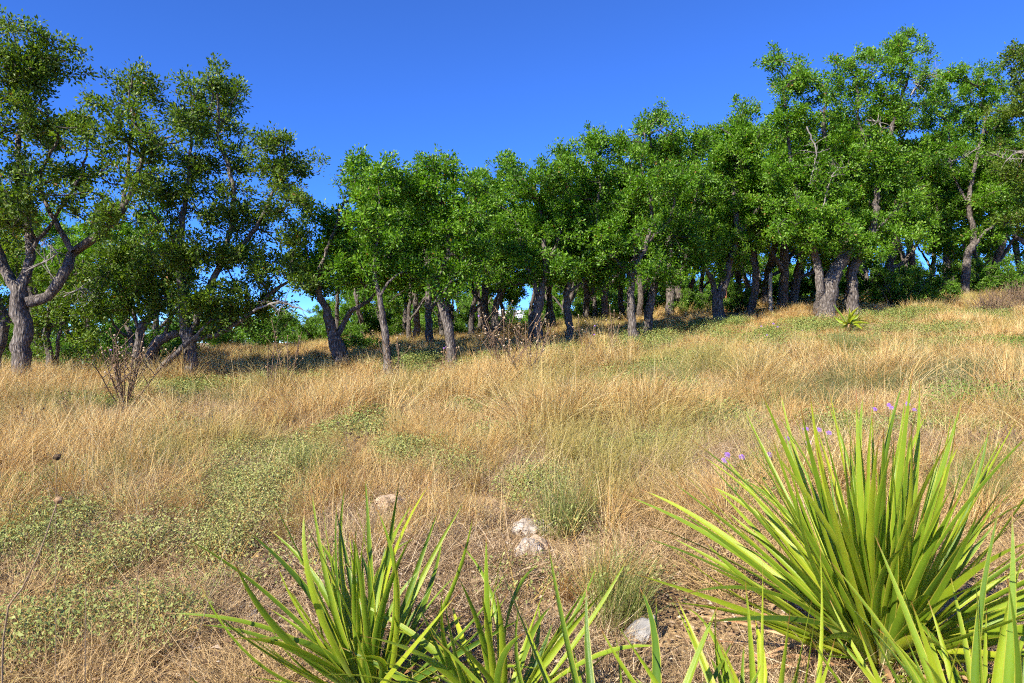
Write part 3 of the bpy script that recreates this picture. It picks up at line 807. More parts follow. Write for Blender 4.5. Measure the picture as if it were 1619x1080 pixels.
GROVE = "oaks deep in the grove"
protos = []
for i, (h, cr, lean, fork, r0) in enumerate([(4.0, 1.7, (0.2, 0.1), 2, 0.085), (4.4, 1.6, (-0.25, 0.1), 1, 0.075), (3.7, 1.6, (0.45, -0.1), 2, 0.09), (4.6, 1.8, (0.0, 0.2), 2, 0.10), (3.6, 1.4, (-0.4, 0.2), 1, 0.065)]):
    protos.append([generic_tree(100 + i, h, cr, lean, fork, r0), None])
deep = [  # px of the trunk, depth, shape, turn, size
 (682, 15.0, 1, 0.3, 0.92, "slim dark oak directly behind the ragged stripped trunk, left of it"), (745, 17.0, 4, 3.0, 0.95, "pale oak leaning right, behind and right of the ragged stripped trunk"),
 (786, 17.2, 2, 1.2, 0.95, "knotty oak left of the twin-stemmed oak behind the dead thistles"), (770, 17.6, 3, 4.0, 0.9, "thick oak pressed close against the knotty one left of the twin-stemmed oak"),
 (956, 19.5, 0, 2.0, 1.0, None), (876, 19.0, 1, 5.1, 1.0, None), (1057, 18.5, 3, 0.6, 1.05, "stout oak in the shade between the pale bowed trunk and the wide forked oak"),
 (1072, 20.5, 0, 2.6, 1.1, None), (1186, 17.5, 1, 1.5, 1.1, "upright dark oak just right of the wide forked oak"), (1209, 19.5, 2, 0.2, 1.15, "oak leaning right beside the pale fence post"),
 (1236, 18.0, 3, 5.6, 1.1, "dark oak between the pale fence post and the big two-stemmed oak"), (1252, 18.6, 2, 6.1, 1.1, "oak bending right, close behind the dark oak by the fence post"),
 (1338, 18.0, 1, 2.2, 1.15, "dark oak seen between the two-stemmed oak and the tallest oak"), (1400, 21, 2, 0.0, 1.25, "oak with a diagonal pale stem right of the tallest oak"), (1440, 24, 0, 3.3, 1.3, None), (1575, 24, 2, 0.4, 1.25, "oak leaning right beyond the lone upright trunk by the right edge"),
 (660, 19, 0, 1.9, 1.0, None), (640, 22, 3, 0.1, 1.05, None), (575, 18, 4, 0.8, 0.85, None), (715, 23, 2, 3.9, 1.0, None), (838, 25, 4, 2.9, 1.0, None), (925, 24, 3, 1.1, 1.05, None), (985, 22.5, 1, 4.4, 1.05, None),
 (1020, 26, 0, 5.0, 1.1, None), (1110, 24, 4, 2.0, 1.1, None), (1165, 22, 0, 3.6, 1.1, None), (900, 28, 2, 1.0, 1.05, None), (760, 28, 1, 0.5, 0.95, None), (1290, 23, 0, 1.6, 1.25, None), (1500, 26, 3, 2.1, 1.3, None),
 (1640, 22, 3, 4.8, 1.3, None), (150, 17, 4, 1.0, 0.95, "oak in the shade behind the leaning oak on the left"), (50, 18, 3, 2.5, 0.95, "oak in the shade behind the large left oak"), (210, 21, 2, 4.2, 0.85, None), (-40, 20, 0, 0.9, 1.0, None), (1060, 30, 3, 2.7, 1.2, None), (1180, 29, 2, 4.1, 1.2, None), (1370, 28, 4, 5.2, 1.3, None), (680, 31, 4, 1.4, 1.0, None), (890, 33, 0, 4.9, 1.1, None), (960, 32, 3, 3.1, 1.15, None),
 (648, 17.5, 4, 2.2, 0.8, None), (700, 20, 1, 4.7, 0.85, None), (798, 21.5, 4, 0.7, 0.85, None), (862, 22.5, 1, 2.4, 0.9, None), (940, 21.5, 4, 5.5, 0.9, None), (1010, 19.5, 1, 1.0, 0.95, None), (1088, 21.5, 4, 3.4, 0.95, None), (1142, 25, 1, 0.3, 1.0, None),
 (1262, 25, 4, 2.8, 1.05, None), (1312, 21, 1, 5.9, 1.05, None), (1425, 26, 1, 1.2, 1.15, None), (1470, 22.5, 4, 4.0, 1.1, None), (1545, 28, 1, 0.0, 1.2, None), (1610, 27, 0, 3.0, 1.2, None), (530, 20, 1, 3.7, 0.8, None), (600, 27, 4, 5.8, 0.9, None), (250, 16, 1, 0.9, 0.85, None), (100, 22, 1, 2.9, 0.9, None)]
BEHIND = [(px, 37 + (k * 7) % 9, (k * 3) % 5, k * 1.9, 1.15 + 0.12 * (k % 3)) for k, px in enumerate(range(560, 1640, 38)) if not 785 < px < 852]
_un = [q[0] for q in deep if q[5] is None]
_lab = iter(beside(_un, 'slim oak deep in shade, {}'))
for px, d, shp, rz, s, lab in deep:
    x = (px - 809.5) / F * d
    loc = (x, d, gz(x, d))
    lab = lab or next(_lab)
    data, root = protos[shp]
    if root is None:
        root = assemble("oak_tree", lab, "tree", GROVE, (0, 0, 0), *data, 200 + shp, M['leaf'])
        root.location = loc; root.rotation_euler = (0, 0, rz); root.scale = (s, s, s)
        protos[shp][1] = root
    else:
        copy_tree(root, loc, rz, s, lab, GROVE)

for (px, d, shp, rz, s), lab in zip(BEHIND, beside([q[0] for q in BEHIND], 'low oak far back, {}')):
    x = (px - 809.5) / F * d
    copy_tree(protos[shp][1], (x, d, gz(x, d) - 1.1), rz, s, lab, "low oaks closing the view behind the grove")

# --- undergrowth and shrubs
def shrub_mesh(seed, w, h, leaf_len, lobes, mat, dens=120, lpt=26, clump=0.08):
    rg = np.random.default_rng(seed)
    S = []
    for k in range(6):
        a = k * 1.05 + rg.uniform(-0.3, 0.3)
        q = [np.array([0.04 * math.cos(a), 0.04 * math.sin(a), -0.05])]
        for s in (0.35, 0.7, 1.0):
            q.append(np.array([math.cos(a) * w * 0.45 * s, math.sin(a) * w * 0.45 * s, h * 0.7 * s]) + rg.normal(0, 0.03, 3))
        S.append((q, [0.016, 0.012, 0.008, 0.004]))
    LB = []
    for k in range(lobes):
        a = k * 2.4; rr = w * 0.42 * math.sqrt((k + 0.2) / lobes)
        r = w * rg.uniform(0.16, 0.24)
        LB.append((np.array([math.cos(a) * rr, math.sin(a) * rr, h * rg.uniform(0.3, 0.85)]), (r, r, r * 0.8)))
    ch, bch, V, T, col = grow_tree(S, LB, seed, leaf_len, dens, lpt, clump)
    st = tube_mesh(ch + bch, "stems", M['twig'], 0.05, seed)
    return st, mesh_np("foliage", V, T, mat, attrs={"col": col})
def place_shrub(meshes, px, d, s, rz, label, group=None, name="shrub", sz=None):
    x = (px - 809.5) / F * d
    r = empty(name, (x, d, gz(x, d) - 0.03), label, "shrub", group)
    r.rotation_euler = (0, 0, rz); r.scale = (s, s, sz or s)
    obj("stems", meshes[0], r)
    f = obj("foliage", meshes[1], r); f["kind"] = "stuff"
SH = [shrub_mesh(300 + i, 1.8, 1.3, 0.075, 10, M['shrub_leaf'], 60, 26, 0.10) for i in range(2)]
US = "bright shrubs under the trees"
for px, d, s, lab in [(1418, 17.0, 0.85, "leafy shrub filling the gap right of the tallest oak's trunk"), (1462, 17.6, 0.8, "leafy shrub midway between the tallest oak and the lone upright trunk"), (1492, 19.6, 0.85, "leafy shrub just left of the lone upright trunk"),
                      (1562, 20.0, 0.9, "leafy shrub just right of the lone upright trunk"), (1602, 19.0, 0.85, "leafy shrub at the right edge beyond the lone upright trunk"), (1385, 22, 1.1, "leafy shrub close behind the tallest oak's trunk"), (1096, 18.4, 0.55, "shrub left of the wide forked oak's trunk"),
                      (1168, 18.2, 0.62, "shrub right of the wide forked oak's trunk"), (1212, 20, 0.7, "shrub behind the pale fence post"), (1270, 22, 0.9, "shrub behind the stems of the big two-stemmed oak"), (1020, 24, 0.8, "shrub behind the pale bowed trunk"), (730, 20, 0.55, "small bright shrub behind the ragged stripped trunk"), (885, 26, 0.5, "shrub on the rise behind the twin-stemmed oak"),
                      (930, 25, 0.7, "shrub between the trunks left of the pale bowed trunk"), (1060, 26, 0.9, "shrub deep between the pale bowed trunk and the forked oak"), (1325, 24, 0.9, "shrub seen between the two-stemmed oak and the tallest oak")]:
    place_shrub(SH[int(px) % 2], px, d, s, px * 0.7, lab, US)
for px, d, s, lab in [(560, 15.5, 0.55, "dark shrub beside the forked oak at the left end of the grove"), (425, 23, 0.75, "rounded shrub in the gap between the left oaks and the grove"), (470, 25, 0.7, "low shrub below the patch of sky between the left oaks and the grove"), (600, 22, 0.8, "shrub behind the slender pale oak"),
                      (120, 15, 0.7, "shrub behind the broken pale trunk"), (190, 13, 0.5, "dark bush behind the big dead thistle"), (270, 16, 0.7, "shrub behind the stem that bends flat to the right"), (20, 16, 0.8, "shrub behind the large left oak's trunk"), (545, 24, 0.9, "shrub behind the forked oak at the left end of the grove"), (510, 26, 0.9, "shrub left of and beyond the forked oak")]:
    place_shrub(SH[int(px) % 2], px, d, s, px * 0.3, lab, "shrubs below the left oaks")
_bx = [p + (i * 17) % 23 for i, p in enumerate(range(556, 1120, 44)) if not (785 < p < 850)]
for i, (px, lab) in enumerate(zip(_bx, beside(_bx, 'bush beyond the grove, {}'))):
    place_shrub(SH[i % 2], px, 33 + (i * 5) % 9, 1.25 + 0.25 * (i % 3), i * 1.7, lab, "bushes beyond the grove")
_bx = [p + (i * 29) % 21 for i, p in enumerate(range(-60, 540, 46))]
for i, (px, lab) in enumerate(zip(_bx, beside(_bx, 'bush beyond the left oaks, {}'))):
    place_shrub(SH[i % 2], px, 21 + (i * 7) % 10, 0.85 + 0.3 * (i % 3), i * 2.1, lab, "bushes beyond the left oaks")
# far tree line beyond the field
_fx = [340, 375, 405, 440, 480, 515, 290, 240, 190, 140, 90, 40, 555, 590, 625, 665, 700, 870, 910]
for i, (px, lab) in enumerate(zip(_fx, beside(_fx, 'small distant tree, {}'))):
    d = 48 + (i * 7) % 17
    x = (px - 809.5) / F * d
    copy_tree(protos[i % 5][1], (x, d, gz(x, d) - 0.6), i * 1.3, 0.80 + 0.10 * (i % 3), lab, "distant trees beyond the field")

# ------------------------------------------------------------------ white house, fence posts
def box(name, mat, c, s, parent=None, bevel=0.0):
    x, y, z = (v / 2 for v in s)
    v = [(a * x + c[0], b * y + c[1], e * z + c[2]) for a in (-1, 1) for b in (-1, 1) for e in (-1, 1)]
    f = [[0, 1, 3, 2], [4, 6, 7, 5], [0, 4, 5, 1], [2, 3, 7, 6], [0, 2, 6, 4], [1, 5, 7, 3]]
    return obj(name, mesh_np(name, v, f, mat), parent)
hx, hd = (815 - 809.5) / F * 58, 58
hz = gz(hx, hd)
house = empty("house", (hx, hd, hz), "white house far behind the grove, glimpsed between the trunks", "house")
box("wall", M['white_wall'], (0, 2.5, 1.3), (4.6, 5.0, 2.8), house)
rv = [(-2.6, -0.4, 2.68), (2.6, -0.4, 2.68), (2.6, 5.4, 2.68), (-2.6, 5.4, 2.68), (-2.6, 2.5, 3.5), (2.6, 2.5, 3.5)]
obj("roof", mesh_np("roof", rv, [[0, 1, 5, 4], [2, 3, 4, 5], [0, 4, 3], [1, 2, 5], [0, 3, 2, 1]], M['roof']), house)
for wx in (-1.2, 1.3):
    w = box("window", M['glass'], (wx, -0.01, 1.6), (0.9, 0.06, 1.1), house)
    box("frame", M['white_wall'], (wx, -0.03, 1.00), (1.1, 0.10, 0.08), w)

def post(px, py, d, hgt, r, mat, label, lean=0.02):
    x = (px - 809.5) / F * d
    z = gz(x, d)
    n = 7
    t = np.linspace(0, 1, n)
    P = np.c_[lean * hgt * t + rng.normal(0, 0.006, n), 0 * t, -0.1 + (hgt + 0.1) * t]
    R = np.full(n, r) * rng.uniform(0.9, 1.08, n)
    P = np.vstack([P, P[-1] + [0, 0, 0.01]]); R = np.r_[R, 0.001]
    o = obj("fence_post", tube_mesh([(P, R)], "fence_post", mat, 0.08, int(px)), None, (x, d, z))
    tag(o, label, "post")
post(1218, 490, 17.0, 1.0, 0.045, M['post'], "pale weathered wooden fence post among the oaks left of the two-stemmed oak", 0.0)
post(1148, 492, 18.5, 0.75, 0.025, M['rust'], "reddish steel fence post right of the wide forked oak's trunk", 0.0)

# ------------------------------------------------------------------ scattering
def scatter(name, protos_, P, rot, scl, idx, tint, label, cat):
    """one uncountable ground layer: meshes of plants set on points"""
    me = bpy.data.meshes.new(name)
    me.vertices.add(len(P))
    me.vertices.foreach_set("co", np.asarray(P, np.float32).ravel())
    for nm, typ, key, v in (("rot", 'FLOAT_VECTOR', "vector", rot), ("scl", 'FLOAT', "value", scl), ("idx", 'INT', "value", idx), ("tint", 'FLOAT', "value", tint)):
        a = me.attributes.new(nm, typ, 'POINT')
        a.data.foreach_set(key, np.asarray(v, np.int32 if typ == 'INT' else np.float32).ravel())
    o = obj(name, me)
    tag(o, label, cat, kind="stuff")
    ng = bpy.data.node_groups.new(name, 'GeometryNodeTree')
    ng.interface.new_socket('Geometry', in_out='INPUT', socket_type='NodeSocketGeometry')
    ng.interface.new_socket('Geometry', in_out='OUTPUT', socket_type='NodeSocketGeometry')
    nn, lk = ng.nodes, ng.links
    gi, go = nn.new('NodeGroupInput'), nn.new('NodeGroupOutput')
    join = nn.new('GeometryNodeJoinGeometry')
    for pm in protos_:
        po = bpy.data.objects.new(pm.name, pm)
        oi = nn.new('GeometryNodeObjectInfo'); oi.inputs['Object'].default_value = po; oi.inputs['As Instance'].default_value = False
        g2 = nn.new('GeometryNodeGeometryToInstance')
        lk.new(oi.outputs['Geometry'], g2.inputs[0]); lk.new(g2.outputs[0], join.inputs[0])
    iop = nn.new('GeometryNodeInstanceOnPoints')
    iop.inputs['Pick Instance'].default_value = True
    def attr(nm, typ):
        a = nn.new('GeometryNodeInputNamedAttribute'); a.data_type = typ; a.inputs['Name'].default_value = nm
        return [s for s in a.outputs if s.enabled and s.name == 'Attribute'][0]
    e2r = nn.new('FunctionNodeEulerToRotation')
    lk.new(attr('rot', 'FLOAT_VECTOR'), e2r.inputs[0])
    lk.new(gi.outputs[0], iop.inputs['Points']); lk.new(join.outputs[0], iop.inputs['Instance'])
    lk.new(attr('idx', 'INT'), iop.inputs['Instance Index'])
    lk.new(e2r.outputs[0], iop.inputs['Rotation']); lk.new(attr('scl', 'FLOAT'), iop.inputs['Scale'])
    lk.new(iop.outputs[0], go.inputs[0])
    md = o.modifiers.new("scatter", 'NODES'); md.node_group = ng
    return o

def blades(n, rg, root_r, length, lean, droop, width, az_bias=0.0, segs=4, kink=0.0, zroot=0.0, flat=False, az=None):
    """n grass blades: strips of quads; returns verts, quads, per-vertex col"""
    a = rg.uniform(0, 2 * math.pi, n); rr = root_r * np.sqrt(rg.random(n))
    root = np.c_[rr * np.cos(a), rr * np.sin(a), np.full(n, -0.02) + zroot * rg.random(n)]
    L = rg.uniform(*length, n)
    th = rg.uniform(*lean, n)
    fa = a + rg.normal(0, 0.9, n) if az is None else rg.normal(az, 0.5, n)
    h = np.c_[np.cos(fa), np.sin(fa), np.zeros(n)]
    h[:, 0] += az_bias; h /= np.linalg.norm(h, axis=1)[:, None] + 1e-9
    dr = rg.uniform(*droop, n)
    wv = rg.uniform(*width, n)
    S = np.linspace(0, 1, segs + 1)
    side0 = np.c_[-h[:, 1], h[:, 0], np.zeros(n)]
    tw = rg.uniform(-1.3, 1.3, n)
    V = np.empty((n, segs + 1, 2, 3))
    p = root.copy()
    ang = th.copy()
    for j, s in enumerate(S):
        dirv = h * np.sin(ang)[:, None] + np.c_[np.zeros(n), np.zeros(n), np.cos(ang)]
        w = wv * (1 - s ** 1.6) + 0.0002
        upv = np.cross(side0, dirv)
        sd = side0 * np.cos(tw)[:, None] + upv * np.sin(tw)[:, None]
        V[:, j, 0] = p - sd * (w / 2)[:, None]; V[:, j, 1] = p + sd * (w / 2)[:, None]
        ang = ang + dr / segs * (0.5 + s) + rg.normal(0, kink, n)
        if flat: ang = np.clip(ang, 0.5, 1.75)
        p = p + dirv * (L / segs)[:, None]
    if flat: V[..., 2] = np.maximum(V[..., 2], 0.004 + 0.01 * rg.random((n, 1, 1)))
    ii = np.arange(n * (segs + 1) * 2).reshape(n, segs + 1, 2)
    Q = np.stack([ii[:, :-1, 0], ii[:, :-1, 1], ii[:, 1:, 1], ii[:, 1:, 0]], -1).reshape(-1, 4)
    return V.reshape(-1, 3), Q, (segs + 1) * 2

def tuft(name, mat, seed, n, col=(0.5, 0.22), stalks=0, **kw):
    rg = np.random.default_rng(seed)
    V, Q, k = blades(n, rg, **kw)
    c = np.clip(rg.normal(col[0], col[1], n), 0, 0.97)
    c[rg.random(n) < 0.05] = 1.0
    return mesh_np(name, V, Q, mat, attrs={"col": np.repeat(c, k)})

def small_leaves(name, mat, seed, n, h, r, ln, wd=0.55, stems=8, droop=0.3, col=(0.45, 0.25), stem_col=0.9):
    """a low leafy herb: wiry stems and many small leaves"""
    rg = np.random.default_rng(seed)
    V, Q, k = blades(stems, rg, 0.02, (h * 0.8, h * 1.3), (0.2, 1.1), (0.0, 0.6), (0.003, 0.005), segs=3)
    T0 = np.concatenate([Q[:, [0, 1, 2]], Q[:, [0, 2, 3]]])
    c0 = np.full(len(V), stem_col)
    a = rg.uniform(0, 6.28, n); rr = r * np.sqrt(rg.random(n))
    z = h * (0.35 + 0.65 * rg.random(n) ** 0.7) * (1 - 0.55 * (rr / r) ** 2)
    P = np.c_[rr * np.cos(a), rr * np.sin(a), z]
    ax = np.c_[np.cos(a), np.sin(a), np.full(n, -droop)] + rg.normal(0, 0.55, (n, 3))
    nr = np.c_[0.3 * np.cos(a), 0.3 * np.sin(a), np.ones(n)] + rg.normal(0, 0.4, (n, 3))
    L = ln * rg.uniform(0.6, 1.25, n)
    V2, T2 = leaf_faces(P, ax, nr, L, L * wd * rg.uniform(0.8, 1.2, n), rg)
    c = np.clip(rg.normal(col[0], col[1], n), 0, 1)
    return mesh_np(name, np.vstack([V, V2]), np.vstack([T0, T2 + len(V)]), mat, attrs={"col": np.r_[c0, np.repeat(c, 4)]})

def field(bands, margin=1.0):
    """random points over the ground in view; bands: (near, far, plants per square metre)"""
    out = []
    for d0, d1, dens in bands:
        area = 0.80 * (d1 ** 2 - d0 ** 2) + 2 * margin * (d1 - d0)
        n = int(area * dens)
        y = np.sqrt(rng.uniform(d0 ** 2, d1 ** 2, n))
        x = rng.uniform(-1, 1, n) * (0.80 * y + margin)
        out.append(np.c_[x, y])
    return np.concatenate(out)

# green patches of the photograph, as ellipses on the ground
_patches = [(395, 745, 110, 30, 0), (420, 800, 90, 55, 0), (360, 855, 80, 40, 0), (330, 800, 60, 40, 0), (55, 800, 100, 35, 0.45), (60, 860, 90, 40, 0.1), (250, 700, 90, 14, 0.1), (190, 1000, 130, 38, 0.15), (330, 940, 60, 26, 0), (60, 1040, 60, 30, 0.2),
            (590, 682, 62, 16, 0.3), (560, 700, 60, 12, 0.1), (860, 768, 70, 20, 0.1), (845, 806, 42, 16, 0.2), (690, 586, 80, 10, 0.35), (640, 592, 50, 8, 0.3), (900, 582, 50, 8, 0.2), (1060, 536, 90, 12, 0.3), (980, 556, 60, 8, 0.25),
            (1150, 680, 50, 16, 0.2), (1070, 660, 50, 14, 0.1), (1570, 650, 70, 26, 0.75), (1590, 552, 55, 14, 0.8), (1450, 506, 110, 10, 0.4), (1235, 533, 70, 12, 0.55), (1340, 545, 60, 8, 0.3), (1110, 570, 60, 10, 0.3), (1500, 530, 60, 10, 0.3),
            (300, 620, 80, 10, 0.2), (150, 650, 60, 10, 0.4), (760, 660, 50, 8, 0.15), (690, 640, 40, 8, 0.2), (1480, 690, 60, 20, 0.3), (1340, 690, 60, 18, 0.2), (780, 700, 60, 10, 0.1), (920, 640, 60, 8, 0.15), (500, 640, 60, 8, 0.2), (120, 920, 90, 26, 0.1), (480, 720, 70, 16, 0.05), (700, 760, 60, 14, 0.1), (640, 730, 60, 12, 0.1), (960, 730, 60, 14, 0.1), (1040, 720, 50, 14, 0.15), (260, 880, 60, 26, 0.0), (640, 575, 90, 8, 0.3), (780, 575, 60, 7, 0.3), (870, 560, 60, 8, 0.3), (1000, 545, 90, 9, 0.3), (1130, 520, 70, 9, 0.35), (1180, 545, 80, 10, 0.3), (1290, 520, 60, 9, 0.3),
            (1400, 525, 70, 9, 0.3), (1540, 505, 70, 9, 0.35), (1030, 590, 80, 9, 0.25), (960, 610, 60, 9, 0.2), (1240, 570, 60, 9, 0.3), (1500, 555, 70, 10, 0.35), (440, 610, 70, 7, 0.2), (230, 630, 70, 8, 0.3), (1080, 625, 60, 9, 0.2), (1380, 575, 60, 9, 0.3)]
PATCH = []
for px, py, rx, ry, tn in _patches:
    c = on_ground(px, py); a = on_ground(px, min(py + ry, 1079)); b = on_ground(px, max(py - ry, 470))
    PATCH.append((c.x, (a.y + b.y) / 2, rx / F * c.y, min(max(0.12, (b.y - a.y) / 2), 1.8), tn))
PATCH = np.array(PATCH)
def in_patch(x, y, grow=1.0):
    """0 outside, up to 1 in the middle of the nearest green patch; and its tint"""
    q = np.zeros(len(x)); t = np.zeros(len(x))
    wob = 0.75 + 0.5 * vnoise(x, y, 0.35, 9)
    for cx, cy, rx, ry, tn in PATCH:
        e = 1 - np.sqrt(((x - cx) / (rx * grow)) ** 2 + ((y - cy) / (ry * grow)) ** 2) / wob
        hit = e > q
        q = np.where(hit, e, q); t = np.where(hit, tn, t)
    return np.clip(q, 0, 1), t

def rots(n, tilt=0.12):
    return np.c_[rng.normal(0, tilt, n), rng.normal(0, tilt, n), rng.uniform(0, 6.28, n)]

# bare, stony ground: bottom of the picture and beside the plants in front
def bare_amount(x, y):
    near = np.clip((3.9 - y) / 1.3, 0, 1)
    return np.clip(near * (0.45 + 0.9 * vnoise(x, y, 0.6, 21)), 0, 1)

# --- dry grass, laid as patches of many tufts
def ground_rot(x, y, yaw, e=0.25):
    """rotation that lays a patch on the slope, turned by yaw"""
    gx = (ground(x + e, y) - ground(x - e, y)) / (2 * e); gy = (ground(x, y + e) - ground(x, y - e)) / (2 * e)
    out = np.empty((len(x), 3))
    for i in range(len(x)):
        q = Vector((0, 0, 1)).rotation_difference(Vector((-gx[i], -gy[i], 1)).normalized())
        out[i] = (q.to_matrix() @ Matrix.Rotation(float(yaw[i]), 3, 'Z')).to_euler()
    return out

def jitter_grid(d0, d1, step, margin=1.0):
    ys = np.arange(d0, d1, step)
    P = []
    for yv in ys:
        w = 0.80 * yv + margin
        xs = np.arange(-w, w, step)
        P.append(np.c_[xs, np.full(len(xs), yv)])
    P = np.concatenate(P)
    return P + rng.uniform(-0.5, 0.5, P.shape) * step

def grass_patch(name, mat, seed, size, tufts, per, col=(0.5, 0.2), tall=(0.6, 1.2), az=None, **kw):
    rg = np.random.default_rng(seed)
    VV, QQ, CC, off = [], [], [], 0
    for _ in range(tufts):
        n = max(6, int(per * rg.uniform(0.4, 1.4)))
        k = dict(kw); sc = rg.uniform(*tall)
        k['length'] = (kw['length'][0] * sc, kw['length'][1] * sc)
        V, Q, kk = blades(n, rg, az=None if az is None or rg.random() < 0.3 else rg.normal(az, 1.1), **k)
        V = V + np.r_[rg.uniform(-0.5, 0.5, 2) * size, 0]
        c = np.clip(rg.normal(col[0], col[1], n) + rg.normal(0, 0.13), 0, 0.97)
        c[rg.random(n) < 0.04] = 1.0
        VV.append(V); QQ.append(Q + off); CC.append(np.repeat(c, kk)); off += len(V)
    return mesh_np(name, np.concatenate(VV), np.concatenate(QQ), mat, attrs={"col": np.concatenate(CC)})

def grass_layer(name, pm, P, label, scale, zoff=0.0, keepf=None, tintf=None, turn=0.5):
    x, y = P.T
    if keepf is not None:
        k = keepf(x, y); x, y = x[k], y[k]
    n = len(x)
    yaw = (vnoise(x, y, 1.7, 41) - 0.5) * 3.0 + rng.normal(0, turn, n)
    s = scale * np.clip(vnoise(x, y, 2.1, 51) * 0.7 + 0.62, 0.55, 1.25) * rng.uniform(0.85, 1.15, n)
    tint = np.clip(tintf(x, y) + rng.normal(0, 0.04, n), 0, 1)
    return scatter(name, pm, np.c_[x, y, ground(x, y) + zoff], ground_rot(x, y, yaw), s, rng.integers(0, len(pm), n), tint, label, "grass")

CLEAR = [(on_ground(1342, 530), 0.55), (on_ground(1338, 545), 0.6), (on_ground(838, 858), 0.30), (on_ground(838, 905), 0.28), (on_ground(1272, 815), 0.2), (on_ground(400, 985), 0.3), (on_ground(618, 812), 0.18), (on_ground(1018, 1020), 0.2), (on_ground(60, 975), 0.35)]
def cleared(x, y):
    m = np.zeros(len(x), bool)
    for p, r in CLEAR: m |= np.hypot(x - p.x, y - p.y) < r
    return m
def clumpy(th, patchy=2.2, barey=1.5):
    def f(x, y):
        c = vnoise(x, y, 0.9, 31) * 0.6 + vnoise(x, y, 0.33, 32) * 0.4
        q, _ = in_patch(x, y)
        return ~cleared(x, y) & (rng.random(len(x)) < np.clip((c - th) * 3.0, 0.05, 1)) & (rng.random(len(x)) > q * patchy * np.where(y < 5, 1.5, 1.8)) & (rng.random(len(x)) > bare_amount(x, y) * barey)
    return f
olive = lambda x, y: np.clip((vnoise(x, y, 1.1, 61) - 0.60) * 2.2, 0, 0.65)

nearG = [grass_patch("grass_patch", M['straw'], 600 + i, 0.34, 5, 85, col=(0.5, 0.27), root_r=0.045, length=(0.20, 0.52), lean=(0.05, 0.85), droop=(0.2, 1.5), width=(0.0015, 0.0038), az=0.0, segs=6, kink=0.09) for i in range(10)]
midG = [grass_patch("grass_patch", M['straw'], 620 + i, 0.50, 10, 72, col=(0.5, 0.32), tall=(0.4, 1.35), root_r=0.07, length=(0.26, 0.62), lean=(0.05, 0.85), droop=(0.2, 1.6), width=(0.003, 0.007), az=0.0, segs=5, kink=0.085) for i in range(10)]
farG = [grass_patch("grass_patch", M['straw'], 640 + i, 1.0, 20, 62, col=(0.5, 0.28), tall=(0.4, 1.3), root_r=0.12, length=(0.22, 0.56), lean=(0.05, 0.8), droop=(0.2, 1.4), width=(0.006, 0.011), az=0.0, segs=3, kink=0.13) for i in range(8)]
stemG = [grass_patch("stem_patch", M['straw'], 655 + i, 0.6, 14, 7, col=(0.78, 0.25), tall=(0.6, 1.25), root_r=0.09, length=(0.30, 0.66), lean=(0.05, 0.95), droop=(-0.2, 0.9), width=(0.003, 0.0055), az=0.0, segs=5, kink=0.16) for i in range(5)]
grass_layer("dry_grass", nearG, np.r_[jitter_grid(1.7, 3.2, 0.42), jitter_grid(3.2, 6.2, 0.27)], "sparse tufts of fine golden dry grass in the near field", 0.92, 0, clumpy(0.33), olive, 1.0)
grass_layer("dry_grass", midG, jitter_grid(6.1, 11.2, 0.40), "tall wind-laid golden dry grass across the middle of the field", 0.84, 0, clumpy(0.31), olive, 1.0)
grass_layer("dry_grass", farG, np.r_[jitter_grid(11.2, 19, 0.72), jitter_grid(19, 36, 1.1)], "golden dry grass at the foot of the trees and under the grove", 0.62, 0, clumpy(0.26), olive, 1.1)

grass_layer("dry_grass_stems", stemG, jitter_grid(2.6, 14, 0.50), "long pale seed stems rising out of the dry grass", 0.82, 0, clumpy(0.25), olive, 0.9)
lowG = [grass_patch("low_patch", M['straw'], 690 + i, 0.8, 34, 42, col=(0.42, 0.28), tall=(0.5, 1.4), root_r=0.14, length=(0.08, 0.22), lean=(0.1, 1.3), droop=(-0.2, 1.5), width=(0.003, 0.008), segs=3, kink=0.15) for i in range(7)]
reddish = lambda x, y: np.clip((vnoise(x, y, 1.6, 64) - 0.5) * 1.8, 0, 0.7)
grass_layer("low_grass", lowG, np.r_[jitter_grid(5.6, 14, 0.62), jitter_grid(14, 30, 0.9)], "short dry grass filling the ground between the tall tufts", 0.9, 0, lambda x, y: rng.random(len(x)) > in_patch(x, y)[0] * 1.5, reddish, 3.0)
# --- matted dead grass lying on the ground
tan = lambda x, y: np.clip((vnoise(x, y, 1.0, 71) - 0.35) * 1.9, 0, 0.85)
thT = [grass_patch("thatch_patch", M['thatch'], 660 + i, 0.5, 24, 62, col=(0.5, 0.24), root_r=0.12, length=(0.10, 0.34), lean=(0.7, 1.5), droop=(-0.5, 0.9), width=(0.0013, 0.0032), segs=4, kink=0.22, zroot=0.05, flat=True) for i in range(6)]
thU = [grass_patch("thatch_patch", M['thatch'], 670 + i, 0.4, 12, 50, col=(0.55, 0.22), root_r=0.08, length=(0.08, 0.26), lean=(0.1, 1.2), droop=(-0.2, 1.8), width=(0.0012, 0.0028), segs=4, kink=0.25, zroot=0.02) for i in range(6)]
grass_layer("matted_grass", thT, np.r_[jitter_grid(1.2, 4.0, 0.42), jitter_grid(4.0, 10, 0.55)], "matted dead grass stems lying over the near ground", 1.0, 0.004, lambda x, y: rng.random(len(x)) > bare_amount(x, y) * 0.1, tan, 2.0)
grass_layer("curled_grass", thU, jitter_grid(1.4, 7.5, 0.36), "short curled brown grass between the tufts", 1.0, 0, lambda x, y: ~cleared(x, y) & (rng.random(len(x)) > bare_amount(x, y) * 1.1) & (rng.random(len(x)) < vnoise(x, y, 0.7, 81) * 1.5), tan, 2.0)

